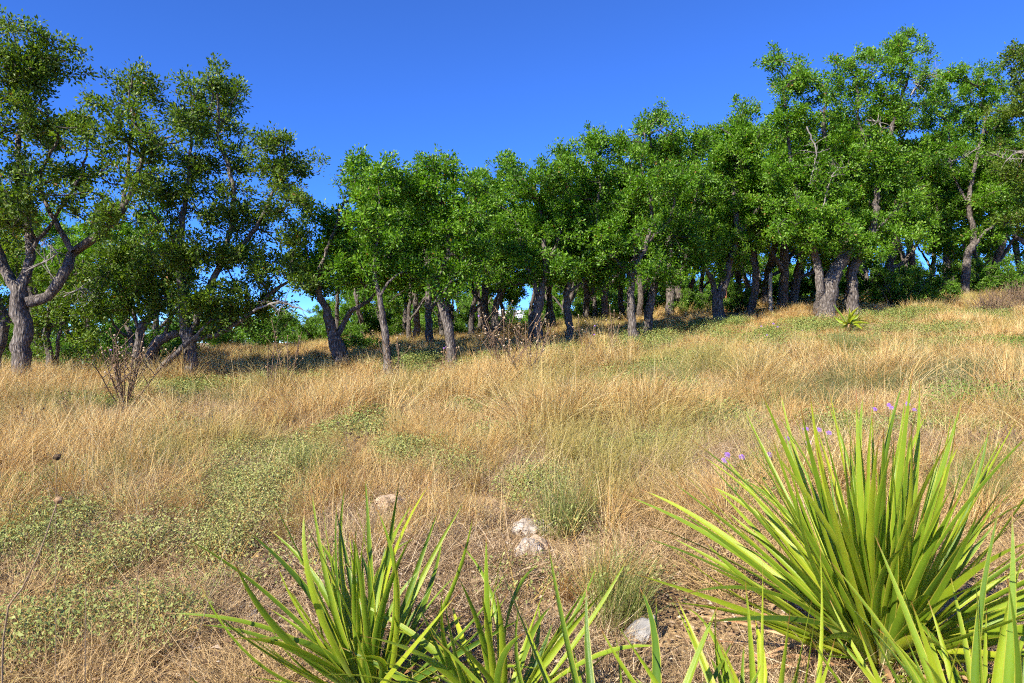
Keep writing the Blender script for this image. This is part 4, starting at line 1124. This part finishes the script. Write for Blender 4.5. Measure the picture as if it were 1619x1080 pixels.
# --- leaf litter and stone chips on the bare ground
def flat_leaf(seed):
    rg = np.random.default_rng(seed); n = 16
    P = np.c_[rg.normal(0, 0.09, (n, 2)), rg.uniform(0.004, 0.016, n)]
    V, T = leaf_faces(P, np.c_[rg.normal(0, 1, (n, 2)), rg.normal(0, 0.25, n)], np.c_[rg.normal(0, 0.35, (n, 2)), np.ones(n)], rg.uniform(0.015, 0.045, n), rg.uniform(0.008, 0.02, n), rg)
    return mesh_np("fallen_leaves", V, T, M['litter'], attrs={"col": np.repeat(rg.random(n), 4)})
def rock_mesh(seed, mat, sx, sy, sz, sub=2):
    import bmesh
    rg = np.random.default_rng(seed)
    bm = bmesh.new()
    bmesh.ops.create_icosphere(bm, subdivisions=sub, radius=1.0)
    pl = [(np.array(v) / np.linalg.norm(v), rg.uniform(0.55, 0.85)) for v in rg.normal(size=(11, 3))]
    for v in bm.verts:
        p = np.array(v.co)
        for nn_, dd in pl:
            e = p @ nn_ - dd
            if e > 0: p = p - nn_ * e * 0.92
        p = p * (1 + rg.normal(0, 0.045) + 0.10 * math.sin(7 * p[0] + seed) * math.sin(6 * p[1] + 2 * seed))
        v.co = Vector((p[0] * sx, p[1] * sy, p[2] * sz))
    me = bpy.data.meshes.new("rock"); bm.to_mesh(me); bm.free()
    me.materials.append(mat)
    return me
LT = [flat_leaf(700 + i) for i in range(6)]
xy = field([(1.2, 4.2, 110), (4.2, 7, 14)]); x, y = xy.T
keep = rng.random(len(x)) < 0.25 + bare_amount(x, y)
x, y = x[keep], y[keep]; n = len(x)
scatter("leaf_litter", LT, np.c_[x, y, ground(x, y) + 0.01], rots(n, 0.05), rng.uniform(0.7, 1.2, n), rng.integers(0, 6, n), np.zeros(n), "small brown fallen leaves scattered over the near ground", "leaf litter")
PB = [rock_mesh(720 + i, [M['rock'], M['rock_grey'], M['rock_tan']][i % 3], 1, 0.8, 0.5, 1) for i in range(6)]
xy = field([(1.2, 3.6, 42)]); x, y = xy.T
keep = rng.random(len(x)) < (0.12 + bare_amount(x, y)) * (vnoise(x, y, 0.45, 91) > 0.5)
x, y = x[keep], y[keep]; n = len(x)
scatter("gravel", PB, np.c_[x, y, ground(x, y) + 0.006], rots(n, 0.3), np.exp(rng.normal(-4.7, 0.45, n)), rng.integers(0, 6, n), np.zeros(n), "pale limestone chips on the bare ground in front", "gravel")

# --- grey-green ground cover in the patches
CR = [small_leaves("ground_cover_plant", M['croton'], 740 + i, 300, 0.21, 0.18, 0.0165, 0.5, 14) for i in range(7)]
CF = [small_leaves("ground_cover_plant", M['croton'], 750 + i, 210, 0.24, 0.25, 0.028, 0.6, 5) for i in range(4)]
for nm, pm, bands, lab in (("ground_cover", CR, [(1.3, 6.0, 120)], "low grey-green leafy ground cover in the near patches"), ("ground_cover", CF, [(6.0, 11.0, 55), (11.0, 20.0, 32)], "pale green leafy patches among the dry grass farther off")):
    xy = field(bands); x, y = xy.T
    q, t = in_patch(x, y, 1.05)
    keep = rng.random(len(x)) < np.clip(q * 3.0, 0, 0.95) * np.where(y > 6, 0.75, 0.9) * (0.45 + 0.8 * vnoise(x, y, 0.3, 99)) + 0.006
    x, y, t = x[keep], y[keep], t[keep]; n = len(x)
    scatter(nm, pm, np.c_[x, y, ground(x, y)], rots(n, 0.12), rng.uniform(0.65, 1.15, n), rng.integers(0, len(pm), n), np.clip(t + rng.normal(0, 0.06, n), 0, 1), lab, "ground cover")

# --- fine green grass: tussocks
GG = [tuft("green_tussock", M['green_grass'], 770 + i, 130, col=(0.5, 0.25), root_r=0.06, length=(0.16, 0.40), lean=(0.02, 0.55), droop=(0.1, 0.9), width=(0.0016, 0.0032), segs=4, kink=0.05) for i in range(5)]
gp = []
for px, py, rx, ry, k, tn in [(985, 985, 60, 30, 7, 0.0), (905, 840, 46, 26, 5, 0.05), (230, 765, 60, 30, 12, 0.1), (170, 800, 50, 20, 8, 0.1), (480, 770, 40, 20, 6, 0.1), (1280, 645, 80, 20, 14, 0.6), (1330, 618, 100, 18, 16, 0.7), (1470, 608, 110, 16, 26, 0.8), (1575, 615, 90, 22, 40, 0.85), (1400, 628, 100, 16, 16, 0.7),  # high tints darken the mid-right tussocks in place of shadow there
                              (1110, 680, 60, 25, 12, 0.0), (1200, 640, 50, 20, 10, 0.1), (1450, 570, 60, 12, 12, 0.5), (60, 660, 70, 22, 26, 0.15), (1550, 780, 60, 40, 16, 0.1), (620, 640, 60, 12, 8, 0.0), (1000, 620, 80, 20, 14, 0.0), (880, 660, 60, 14, 10, 0.0), (1100, 600, 80, 16, 14, 0.05), (350, 650, 100, 12, 10, 0.0), (1330, 560, 60, 10, 10, 0.3)]:
    for _ in range(k):
        u = rng.normal(0, 0.5, 2)
        p = on_ground(px + u[0] * rx, min(1079, py + u[1] * ry))
        gp.append((p.x, p.y, p.z, tn))
gp = np.array(gp); n = len(gp)
scatter("green_grass", GG, gp[:, :3], rots(n, 0.15), rng.uniform(0.7, 1.25, n) * np.clip(0.72 + 0.045 * gp[:, 1], 0.8, 1.2), rng.integers(0, 5, n), np.clip(gp[:, 3] + rng.normal(0, 0.05, n), 0, 1), "fine green and olive grass tussocks among the dry grass, darkened at mid right as shadow", "grass")

# ------------------------------------------------------------------ yuccas
def yucca_leaf(B, T, width, sag, roll, twist, seed, fold=0.55, bend=None):
    """a sword leaf from B to T: shallow trough section, widest a third up, needle tip"""
    rg = np.random.default_rng(seed)
    B, T = np.array(B), np.array(T)
    segs = 12
    s = np.linspace(0, 1, segs + 1)
    D = T - B; L = np.linalg.norm(D)
    horiz = np.array([D[0], D[1], 0]); hl = np.linalg.norm(horiz)
    up = np.array([0, 0, 1.0])
    off = 4 * s * (1 - s)
    C = B + D * s[:, None] + up * (off * sag * L)[:, None]
    if bend is not None: C = C + np.array(bend) * (off * L)[:, None]
    t = np.gradient(C, axis=0); t /= np.linalg.norm(t, axis=1)[:, None]
    if hl < 1e-4: horiz = np.array([0, 1.0, 0])
    sd0 = np.cross(D / L, up) if hl > 0.05 * L else np.array([1.0, 0, 0])
    sd0 = sd0 / (np.linalg.norm(sd0) + 1e-9)
    w = width * np.interp(s, [0, 0.06, 0.28, 0.5, 0.75, 0.93, 1.0], [0.9, 0.75, 1.0, 0.88, 0.52, 0.15, 0.01])
    V = np.empty((segs + 1, 5, 3))
    for j in range(segs + 1):
        sd = sd0 - t[j] * (sd0 @ t[j]); sd /= np.linalg.norm(sd)
        nr = np.cross(sd, t[j])
        a = roll + twist * s[j]
        sx = sd * math.cos(a) + nr * math.sin(a); nx = nr * math.cos(a) - sd * math.sin(a)
        f = fold * (1.3 - s[j])
        for k, (u, z) in enumerate(((-1, 1), (-0.55, 0.35), (0, 0), (0.55, 0.35), (1, 1))):
            V[j, k] = C[j] + sx * u * w[j] / 2 + nx * z * f * w[j] / 2
    ii = np.arange((segs + 1) * 5).reshape(segs + 1, 5)
    Q = np.stack([ii[:-1, :-1], ii[:-1, 1:], ii[1:, 1:], ii[1:, :-1]], -1).reshape(-1, 4)
    edge = np.tile([1.0, 0.55, 0.0, 0.55, 1.0], segs + 1)
    return V.reshape(-1, 3), Q, edge, np.repeat(s, 5)

def yucca(name, label, base, leaves, length, width, seed, extra=0, dead=0, spread=(0.1, 1.2), group=None, cols=(0.5, 0.2), extra_len=(0.55, 1.0), wild=0.045):
    """leaves: (px, py, front?) tips seen in the photograph, all 'length' from the base; extra: leaves spread round the rosette"""
    rg = np.random.default_rng(seed)
    base = Vector(base)
    root = empty(name, base, label, "yucca", group)
    camp = np.array([0, 0, CAMZ]); b = np.array(base)
    tips = []
    for q in leaves:
        px, py, front = q[:3]
        L = q[3] if len(q) > 3 else length * rg.uniform(0.9, 1.05)
        r = np.array(at(px, py, 1.0)) - camp
        # the point of the sight line that lies L from the heart of the rosette
        A = r @ r; Bq = -2 * (r @ (b - camp)); Cq = (b - camp) @ (b - camp) - L * L
        disc = Bq * Bq - 4 * A * Cq
        tt = -Bq / (2 * A) if disc <= 0 else (-Bq - math.sqrt(disc)) / (2 * A) if front else (-Bq + math.sqrt(disc)) / (2 * A)
        tips.append(camp + r * tt)
    for _ in range(extra):
        a = rg.uniform(0, 6.28); th = rg.uniform(*spread); L = length * rg.uniform(*extra_len)
        tips.append(b + L * np.array([math.sin(th) * math.cos(a), math.sin(th) * math.sin(a), math.cos(th)]))
    for i, T in enumerate(tips):
        D = T - b; L = np.linalg.norm(D)
        hd = np.array([D[0], D[1], 0]); hl = np.linalg.norm(hd)
        el = D[2] / L
        st = b + (hd / (hl + 1e-6)) * 0.03 * rg.uniform(0.3, 1.3) + np.array([0, 0, rg.uniform(0.0, 0.05)])
        minz = gz(T[0], T[1]) + 0.03
        if T[2] < minz: T = np.array([T[0], T[1], minz])
        sag = (0.02 if el > 0.75 else 0.055) * rg.uniform(-0.5, 1.6)
        V, Q, e, s = yucca_leaf(st, T, width * rg.uniform(0.8, 1.15), sag, rg.normal(0, 0.6), rg.normal(0, 1.0), seed * 97 + i, bend=rg.normal(0, wild, 3))
        c = np.full(len(V), np.clip(rg.normal(*cols), 0, 1))
        obj("leaf", mesh_np("leaf", V - b, Q, M['yucca'], smooth=True, attrs={"edge": e, "along": s, "col": c}), root)
    for i in range(dead):
        a = rg.uniform(0, 6.28); L = length * rg.uniform(0.3, 0.75)
        T = b + np.array([math.cos(a) * L, math.sin(a) * L, 0.0]); T[2] = gz(T[0], T[1]) + rg.uniform(0.02, 0.06)
        V, Q, e, s = yucca_leaf(b + [0, 0, 0.03], T, width * 0.7, 0.08, rg.normal(0, 0.8), rg.normal(0, 1.5), seed * 131 + i, fold=0.8, bend=rg.normal(0, 0.05, 3))
        obj("dead_leaf", mesh_np("dead_leaf", V - b, Q, M['yucca_dead'], smooth=True), root)
    return root

def foot(px, d, dz=0.0):
    x = (px - 809.5) / F * d
    return (x, d, gz(x, d) + 0.02 + dz)

yucca("yucca", "big yucca with a full fan of bright green sword leaves at lower right", foot(1390, 2.05),
  [(1172, 637, 0), (1148, 699, 0), (1244, 628, 0), (1276, 640, 0), (1304, 626, 0), (1330, 640, 1), (1231, 667, 0), (1366, 612, 0), (1400, 622, 1), (1434, 610, 0), (1368, 675, 0), (1470, 645, 0), (1502, 658, 0), (1577, 658, 0),
   (1504, 690, 1), (1521, 697, 0), (1594, 760, 1), (1612, 768, 0), (1010, 773, 0), (1070, 737, 0), (1006, 825, 1), (1006, 846, 1), (1057, 897, 1), (994, 905, 1), (1125, 816, 1), (1157, 752, 0), (1125, 765, 0), (1257, 756, 1),
   (1440, 654, 1), (1512, 760, 1), (1290, 700, 1), (1340, 720, 1), (1420, 700, 1), (1210, 700, 1), (1480, 720, 1), (1390, 690, 1), (1315, 760, 1), (1190, 800, 1), (1550, 800, 1), (1640, 790, 0), (1650, 850, 1), (1640, 900, 1), (1080, 940, 1), (1100, 985, 1), (1660, 960, 1), (1460, 800, 1, 0.5), (1290, 850, 1, 0.45), (1240, 880, 1, 0.5)],
  0.96, 0.0265, 21, extra=150, dead=24, spread=(0.08, 1.2), cols=(0.55, 0.22), wild=0.026)
yucca("yucca", "yucca with twisted leaves in the centre foreground, one long leaf reaching left", foot(588, 2.0),
  [(416, 762, 0), (509, 773, 0), (576, 738, 0), (596, 755, 1), (633, 751, 0), (685, 756, 1), (660, 787, 0), (284, 847, 1), (313, 916, 1), (364, 1010, 1), (471, 807, 0), (382, 833, 1), (420, 833, 0), (482, 800, 1), (527, 791, 0), (547, 758, 0), (738, 787, 0),
   (749, 807, 1), (500, 860, 1), (560, 840, 1), (620, 850, 1), (655, 840, 1), (700, 850, 0), (280, 1051, 1), (730, 930, 1), (440, 900, 1), (340, 960, 1)],
  0.70, 0.0235, 22, extra=64, dead=20, spread=(0.1, 1.3), cols=(0.42, 0.22), wild=0.055)
yucca("yucca", "small open yucca right of the twisted one, in front of the white rocks", foot(790, 1.85),
  [(769, 842, 1), (725, 858, 0), (893, 853, 0), (947, 885, 0), (853, 891, 0), (996, 876, 0), (700, 930, 1), (850, 950, 0), (760, 930, 1), (830, 1000, 1), (690, 990, 1), (880, 970, 1), (720, 1040, 1)],
  0.58, 0.023, 23, wild=0.06, extra=32, dead=5, spread=(0.3, 1.3), cols=(0.55, 0.2))
yucca("yucca", "yucca below the picture's lower edge, two broad leaves rising at centre", foot(985, 1.35),
  [(865, 850, 1), (780, 868, 1), (560, 1010, 1), (1010, 927, 0), (1037, 935, 0), (1160, 1010, 0), (900, 1000, 0), (1180, 1060, 0)],
  0.64, 0.024, 24, wild=0.05, extra=26, dead=2, spread=(0.5, 1.3), cols=(0.45, 0.15))
yucca("yucca", "yucca at the bottom right corner, blurred leaves close to the lens", foot(1560, 1.40),
  [(1585, 782, 1), (1383, 846, 1), (1600, 800, 0), (1625, 860, 0), (1440, 950, 1), (1500, 900, 0), (1480, 990, 1), (1640, 940, 0), (1540, 880, 1), (1400, 1000, 1), (1350, 960, 1), (1590, 900, 1), (1460, 1040, 1), (1610, 1000, 0), (1560, 960, 0), (1420, 900, 0), (1520, 1010, 1)],
  0.62, 0.022, 25, wild=0.035, extra=52, dead=2, spread=(0.4, 1.3), cols=(0.65, 0.2))
yucca("yucca", "yucca low at the bottom edge left of the big one, thin upright leaves", foot(1200, 1.42),
  [(1295, 844, 1), (1178, 918, 1), (1206, 880, 0), (1080, 960, 0), (1130, 1000, 1), (1250, 960, 1), (1320, 1010, 0), (1290, 960, 1)],
  0.56, 0.020, 26, wild=0.035, extra=44, dead=2, spread=(0.4, 1.3), cols=(0.65, 0.2))
fy = on_ground(1342, 528)
yucca("yucca", "small lone yucca in the field below the tallest oak", (fy.x, fy.y, fy.z + 0.14),
  [(1342, 483, 0, 0.62), (1372, 508, 0, 0.5), (1378, 512, 1, 0.5), (1330, 512, 1, 0.4), (1326, 520, 1, 0.4), (1355, 503, 1, 0.45), (1348, 500, 0, 0.5), (1365, 522, 1, 0.4)],
  0.55, 0.06, 27, extra=12, dead=2, spread=(0.2, 1.2), cols=(0.6, 0.2))

# ------------------------------------------------------------------ rocks and sticks
def rock(px, py, sx, sy, sz, mat, label, seed, lift=0.3):
    p = on_ground(px, py)
    k = p.y / F
    o = obj("rock", rock_mesh(seed, M[mat], sx * k * 0.62, sy * k * 0.75, sz * k * 0.55, 3), None, (p.x, p.y, p.z + sz * k / 2 * lift))
    o.rotation_euler = (0.1 * (seed % 3 - 1), 0.08, seed * 0.7)
    tag(o, label, "rock", "limestone rocks in the foreground")
rock(833, 843, 42, 34, 30, 'rock', "white limestone rock topmost in the cluster behind the small open yucca", 31, 0.25)
rock(862, 840, 34, 30, 26, 'rock', "pale rock tucked under the green tussock right of the topmost white rock", 32, 0.20)
rock(834, 882, 40, 36, 42, 'rock', "upright white rock lowest in the cluster behind the small open yucca", 33, 0.17)
rock(852, 866, 38, 30, 26, 'rock_tan', "tan rock between the white rocks of the cluster", 34, 0.20)
rock(1018, 1012, 56, 44, 60, 'rock_grey', "grey angular rock at the bottom edge left of the big yucca", 35, 0.20)
rock(1272, 812, 36, 34, 44, 'rock_tan', "cream rock seen through the left side of the big yucca", 36, 0.17)
rock(1530, 770, 46, 36, 34, 'rock_grey', "grey rock behind the right side of the big yucca", 37, 0.17)
rock(618, 805, 46, 36, 34, 'rock_tan', "tan rock behind the tips of the twisted yucca", 38, 0.17)
rock(400, 985, 34, 26, 22, 'rock', "white stone under the left leaves of the twisted yucca", 39, 0.13)
rock(425, 970, 22, 20, 16, 'rock_grey', "small grey stone beside the white one under the twisted yucca", 40, 0.13)
rock(940, 940, 26, 22, 20, 'rock', "small white stone beside the fine green tussock", 41, 0.13)
rock(1380, 720, 30, 26, 26, 'rock', "white stone behind the upper leaves of the big yucca", 42, 0.17)
rock(215, 985, 22, 20, 12, 'rock', "flat white stone on the bare ground at lower left", 43, 0.13)

def stick(pts, r, label, mat='dead', seed=0):
    P = []
    for px, py, lift in pts:
        g = on_ground(px, py); P.append(np.array([g.x, g.y, g.z + lift]))
    Q, W = catmull(P, np.linspace(r, r * 0.6, len(P)), 0.03)
    Q = Q + np.random.default_rng(seed).normal(0, 0.003, Q.shape)
    o = obj("stick", tube_mesh([(Q - Q[0], W)], "stick", M[mat], 0.2, seed), None, tuple(Q[0]))
    tag(o, label, "stick")
stick([(745, 932, 0.03), (800, 930, 0.035), (860, 918, 0.03), (940, 905, 0.03)], 0.013, "pale bare stick lying behind the small open yucca", 'stalk_pale', 5)
stick([(290, 1000, 0.02), (350, 985, 0.02), (420, 960, 0.025)], 0.011, "grey stick lying on the bare ground at lower left", 'dead', 6)
stick([(1000, 1060, 0.03), (1060, 1062, 0.03), (1130, 1056, 0.02)], 0.008, "thin brown stick by the grey rock at the bottom edge", 'stalk', 7)

# stump and brush pile at the right
p = on_ground(1410, 482)
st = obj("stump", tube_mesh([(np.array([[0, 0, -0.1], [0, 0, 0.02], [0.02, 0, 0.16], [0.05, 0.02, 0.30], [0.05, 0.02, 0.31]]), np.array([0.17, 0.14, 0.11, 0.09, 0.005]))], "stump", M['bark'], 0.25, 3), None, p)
tag(st, "low dark tree stump in the grass right of the tallest oak", "stump")
def brush(px, py, w, h, n, label, seed):
    rg = np.random.default_rng(seed)
    p = on_ground(px, py); k = p.y / F
    ch = []
    for _ in range(n):
        a = rg.uniform(0, 6.28); L = h * k * rg.uniform(0.7, 1.3); th = rg.uniform(0.1, 1.1)
        b = np.array([rg.normal(0, w * k * 0.2), rg.normal(0, 0.12), 0])
        s = np.linspace(0, 1, 6)[:, None]
        pts = b + s * L * np.array([math.sin(th) * math.cos(a), math.sin(th) * math.sin(a), math.cos(th)]) + np.cumsum(rg.normal(0, 0.012, (6, 3)), 0)
        ch.append((pts, np.linspace(0.007, 0.0025, 6)))
    o = obj("dead_bush", tube_mesh(ch, "dead_bush", M['stalk'], 0, seed), None, p)
    tag(o, label, "bush")
brush(1570, 500, 60, 36, 260, "grey leafless dead bush on the slope below the right edge trees", 51)
brush(1615, 492, 40, 44, 180, "grey leafless dead bush at the right picture edge", 52)
brush(1580, 720, 70, 34, 150, "low tangle of dead twigs behind the big yucca's right leaves", 53)

# ------------------------------------------------------------------ thistles and flowers
def ball(r, seed, spiky=True):
    import bmesh
    rg = np.random.default_rng(seed)
    bm = bmesh.new(); bmesh.ops.create_icosphere(bm, subdivisions=2, radius=r)
    for v in bm.verts:
        v.co = v.co * (1 + (rg.uniform(-0.18, 0.30) if spiky else 0)); v.co.z *= 0.95
        if v.co.z > r * 0.75: v.co.z = r * 0.75
    me = bpy.data.meshes.new("seed_head"); bm.to_mesh(me); bm.free()
    return me
HEADS = {}
for k_, mt in (("brown", 'seed'), ("pale", 'seed_pale'), ("dark", 'seed_dark'), ("purple", 'purple')):
    HEADS[k_] = ball(0.019, 5); HEADS[k_].materials.append(M[mt])
def thistle(px, py, h_px, label, seed, stems=5, heads=14, spread=0.45, kinds=("brown", "brown", "pale"), mat='stalk', group="dead thistles in the field", flowers=0, r0=0.012, hs=0.6):
    rg = np.random.default_rng(seed)
    p = on_ground(px, py); H = h_px / F * p.y
    root = empty("thistle", p, label, "thistle", group)
    ch, ends = [], []
    for k in range(stems):
        a = rg.uniform(0, 6.28); th = rg.uniform(0.05, spread); n = 8
        s = np.linspace(0, 1, n)[:, None]
        L = H * rg.uniform(0.7, 1.05)
        dirv = np.array([math.sin(th) * math.cos(a), math.sin(th) * math.sin(a), math.cos(th)])
        pts = s * L * dirv + np.cumsum(rg.normal(0, 0.010, (n, 3)), 0) * s + np.array([0, 0, -0.03])
        ch.append((pts, np.linspace(r0, r0 * 0.45, n))); ends.append(pts[-1])
        for b in range(max(1, (heads - stems) // stems)):
            j = rg.integers(3, n - 1); a2 = rg.uniform(0, 6.28); L2 = H * rg.uniform(0.12, 0.34)
            d2 = np.array([math.cos(a2) * 0.65, math.sin(a2) * 0.65, 0.75]); m = 5
            q = pts[j] + np.linspace(0, L2, m)[:, None] * d2 + np.cumsum(rg.normal(0, 0.006, (m, 3)), 0); q[0] = pts[j]
            ch.append((q, np.linspace(r0 * 0.55, r0 * 0.3, m))); ends.append(q[-1])
        for b in range(12):      # withered leaves on the stem
            j = rg.integers(1, n - 1); a2 = rg.uniform(0, 6.28); m = 4
            q = pts[j] + np.linspace(0, rg.uniform(0.03, 0.09), m)[:, None] * np.array([math.cos(a2), math.sin(a2), -0.4]) + rg.normal(0, 0.006, (m, 3)); q[0] = pts[j]
            ch.append((q, np.linspace(r0 * 0.5, 0.001, m)))
    obj("stalk", tube_mesh(ch, "stalk", M[mat], 0.1, seed), root)
    for i, e in enumerate(ends):
        kind = "purple" if i < flowers else kinds[int(rg.integers(0, len(kinds)))]
        o = obj("flower_head" if kind == "purple" else "seed_head", HEADS[kind], root, tuple(e))
        o.scale = [hs * rg.uniform(0.7, 1.25)] * 3; o.rotation_euler = tuple(rg.normal(0, 0.5, 3))
thistle(197, 655, 130, "tall bushy dead thistle standing alone in front of the leaning oaks", 61, 14, 84, 0.75, flowers=2)
thistle(800, 598, 115, "branching dead thistle left of its twin, below the twin-stemmed oak", 62, 9, 45, 0.65, flowers=1)
thistle(838, 612, 115, "branching dead thistle right of its twin, nearest of the pair", 63, 8, 40, 0.65)
thistle(780, 562, 90, "dead thistle with a cloud of pale heads before the knotty oak", 64, 9, 45, 0.5)
thistle(925, 572, 75, "single pale-headed thistle with a green stalk below the straight oak", 65, 3, 9, 0.3, ("pale", "brown"), flowers=2)
thistle(968, 560, 76, "thin upright thistle left of the pale bowed trunk", 66, 4, 10, 0.3)
thistle(425, 628, 95, "tall dark dead thistle below the dark oak's right limb, left of two", 67, 3, 9, 0.3, ("brown", "dark"))
thistle(455, 622, 130, "tall dark dead thistle below the dark oak's right limb, right of two", 68, 3, 12, 0.3, ("brown", "dark"))
thistle(630, 612, 85, "wiry dead thistle in front of the slender pale oak", 69, 4, 14, 0.6)
thistle(560, 735, 80, "sparse dark dead stalk among the grass left of centre", 70, 3, 9, 0.5, ("dark",), r0=0.004, hs=0.5)
thistle(700, 600, 56, "small flowering thistle at the foot of the ragged stripped trunk", 71, 4, 12, 0.6, flowers=3)
thistle(30, 700, 60, "dark-headed dead flower stalks in the green weeds at the left edge", 72, 7, 30, 0.6, ("dark", "brown"), r0=0.003, hs=0.55)
thistle(110, 672, 55, "dark-headed dead flower stalks below the large left oak", 73, 7, 30, 0.6, ("dark", "brown"), r0=0.003, hs=0.5)

def near_stalk(name, label, pts, r, head=None, hs=1.0, mat='stalk_pale'):
    P = [np.array(at(*q)) for q in pts]
    g = P[0].copy(); g[2] = gz(g[0], g[1]) - 0.02
    P = [g] + P
    Q, W = catmull(P, np.linspace(r * 1.2, r * 0.7, len(P)), 0.03)
    root = empty(name, Vector(Q[0]), label, "dry stalk")
    obj("stalk", tube_mesh([(Q - Q[0], W)], "stalk", M[mat], 0.25, 9), root)
    if head:
        h = obj("seed_head", HEADS[head], root, tuple(Q[-1] - Q[0])); h.scale = (hs, hs, hs)
near_stalk("dry_stalk", "pale dry stalk with a pale head rising from the lower left edge", [(5, 1010, 1.45), (35, 930, 1.45), (60, 880, 1.46), (92, 790, 1.48)], 0.0022, "brown", 0.42)
near_stalk("dry_stalk", "thin stalk with a dark round seed head at the left", [(88, 830, 1.75), (90, 722, 1.75)], 0.0009, "dark", 0.45)
near_stalk("dry_stalk", "long leaning straw stem crossing the lower left foreground", [(300, 1060, 1.5), (318, 990, 1.5), (345, 900, 1.52), (380, 810, 1.55)], 0.0011)
near_stalk("dry_stalk", "short blurred yellow grass spike at lower left", [(135, 985, 1.4), (137, 930, 1.4)], 0.0012)
near_stalk("dry_stalk", "pinkish straw stem leaning right in the left foreground", [(220, 890, 2.2), (262, 825, 2.2)], 0.0014)

VF = [small_leaves("verbena_foliage", M['forb'], 800 + i, 70, 0.20, 0.13, 0.03, 0.45, 9) for i in range(2)]
def verbena(px, py, blooms, label, seed):
    rg = np.random.default_rng(seed)
    p = on_ground(px, py)
    root = empty("verbena", p, label, "flower", "purple verbena in the right foreground")
    f = obj("foliage", VF[seed % 2], root); f["kind"] = "stuff"
    f.scale = (1.2, 1.2, 1.1)
    for bx, by in blooms:
        P = np.array(at(bx, by, p.y)) - np.array(p)
        P[1] += rg.uniform(-0.06, 0.06)
        s = np.linspace(0, 1, 6)[:, None]
        pts = s * P * [1, 1, 1] + (s * (1 - s)) * rg.normal(0, 0.05, 3)
        obj("stem", tube_mesh([(pts, np.full(6, 0.0022))], "stem", M['shrub_stem'], 0, seed), root)
        n = 13
        a = np.arange(n) * 2.4; rr = 0.020 * np.sqrt(np.arange(n) / n)
        Pp = np.c_[rr * np.cos(a), rr * np.sin(a), 0.010 - rr * 0.5]
        V = []; Q = []
        for k in range(n):      # five-petalled florets
            for m in range(5):
                an = m * 1.2566 + k
                c, s_ = math.cos(an), math.sin(an)
                b = len(V)
                for u, v_ in ((0.001, 0), (0.005, 0.0028), (0.0085, 0), (0.005, -0.0028)):
                    V.append(Pp[k] + [u * c - v_ * s_, u * s_ + v_ * c, 0.0015 * math.sin(m * 3 + k)])
                Q.append([b, b + 1, b + 2, b + 3])
        o = obj("flower_cluster", mesh_np("flower_cluster", V, Q, M['purple']), root, tuple(P))
        o.rotation_euler = (0.7 + rg.normal(0, 0.2), rg.normal(0, 0.2), 0)
        o.scale = [0.9] * 3
verbena(1215, 760, [(1145, 727), (1150, 719), (1172, 722), (1216, 718), (1222, 726)], "purple verbena left of the big yucca's tallest leaves", 81)
verbena(1290, 735, [(1280, 680), (1275, 699), (1299, 681), (1312, 685), (1248, 694)], "purple verbena behind the middle of the big yucca", 82)
verbena(1425, 690, [(1380, 646), (1388, 648), (1408, 641), (1410, 645), (1432, 638), (1446, 648), (1447, 677), (1471, 668)], "purple verbena farthest back behind the big yucca", 83)
verbena(1195, 810, [(1189, 778)], "verbena with a single bloom, nearest in front on the left of the big yucca", 84)
verbena(1230, 540, [(1202, 516), (1222, 512), (1228, 517), (1212, 530), (1248, 529), (1270, 522)], "patch of small violet flowers in the field left of the two-stemmed oak", 85)

print("tree triangles", tree_tris)
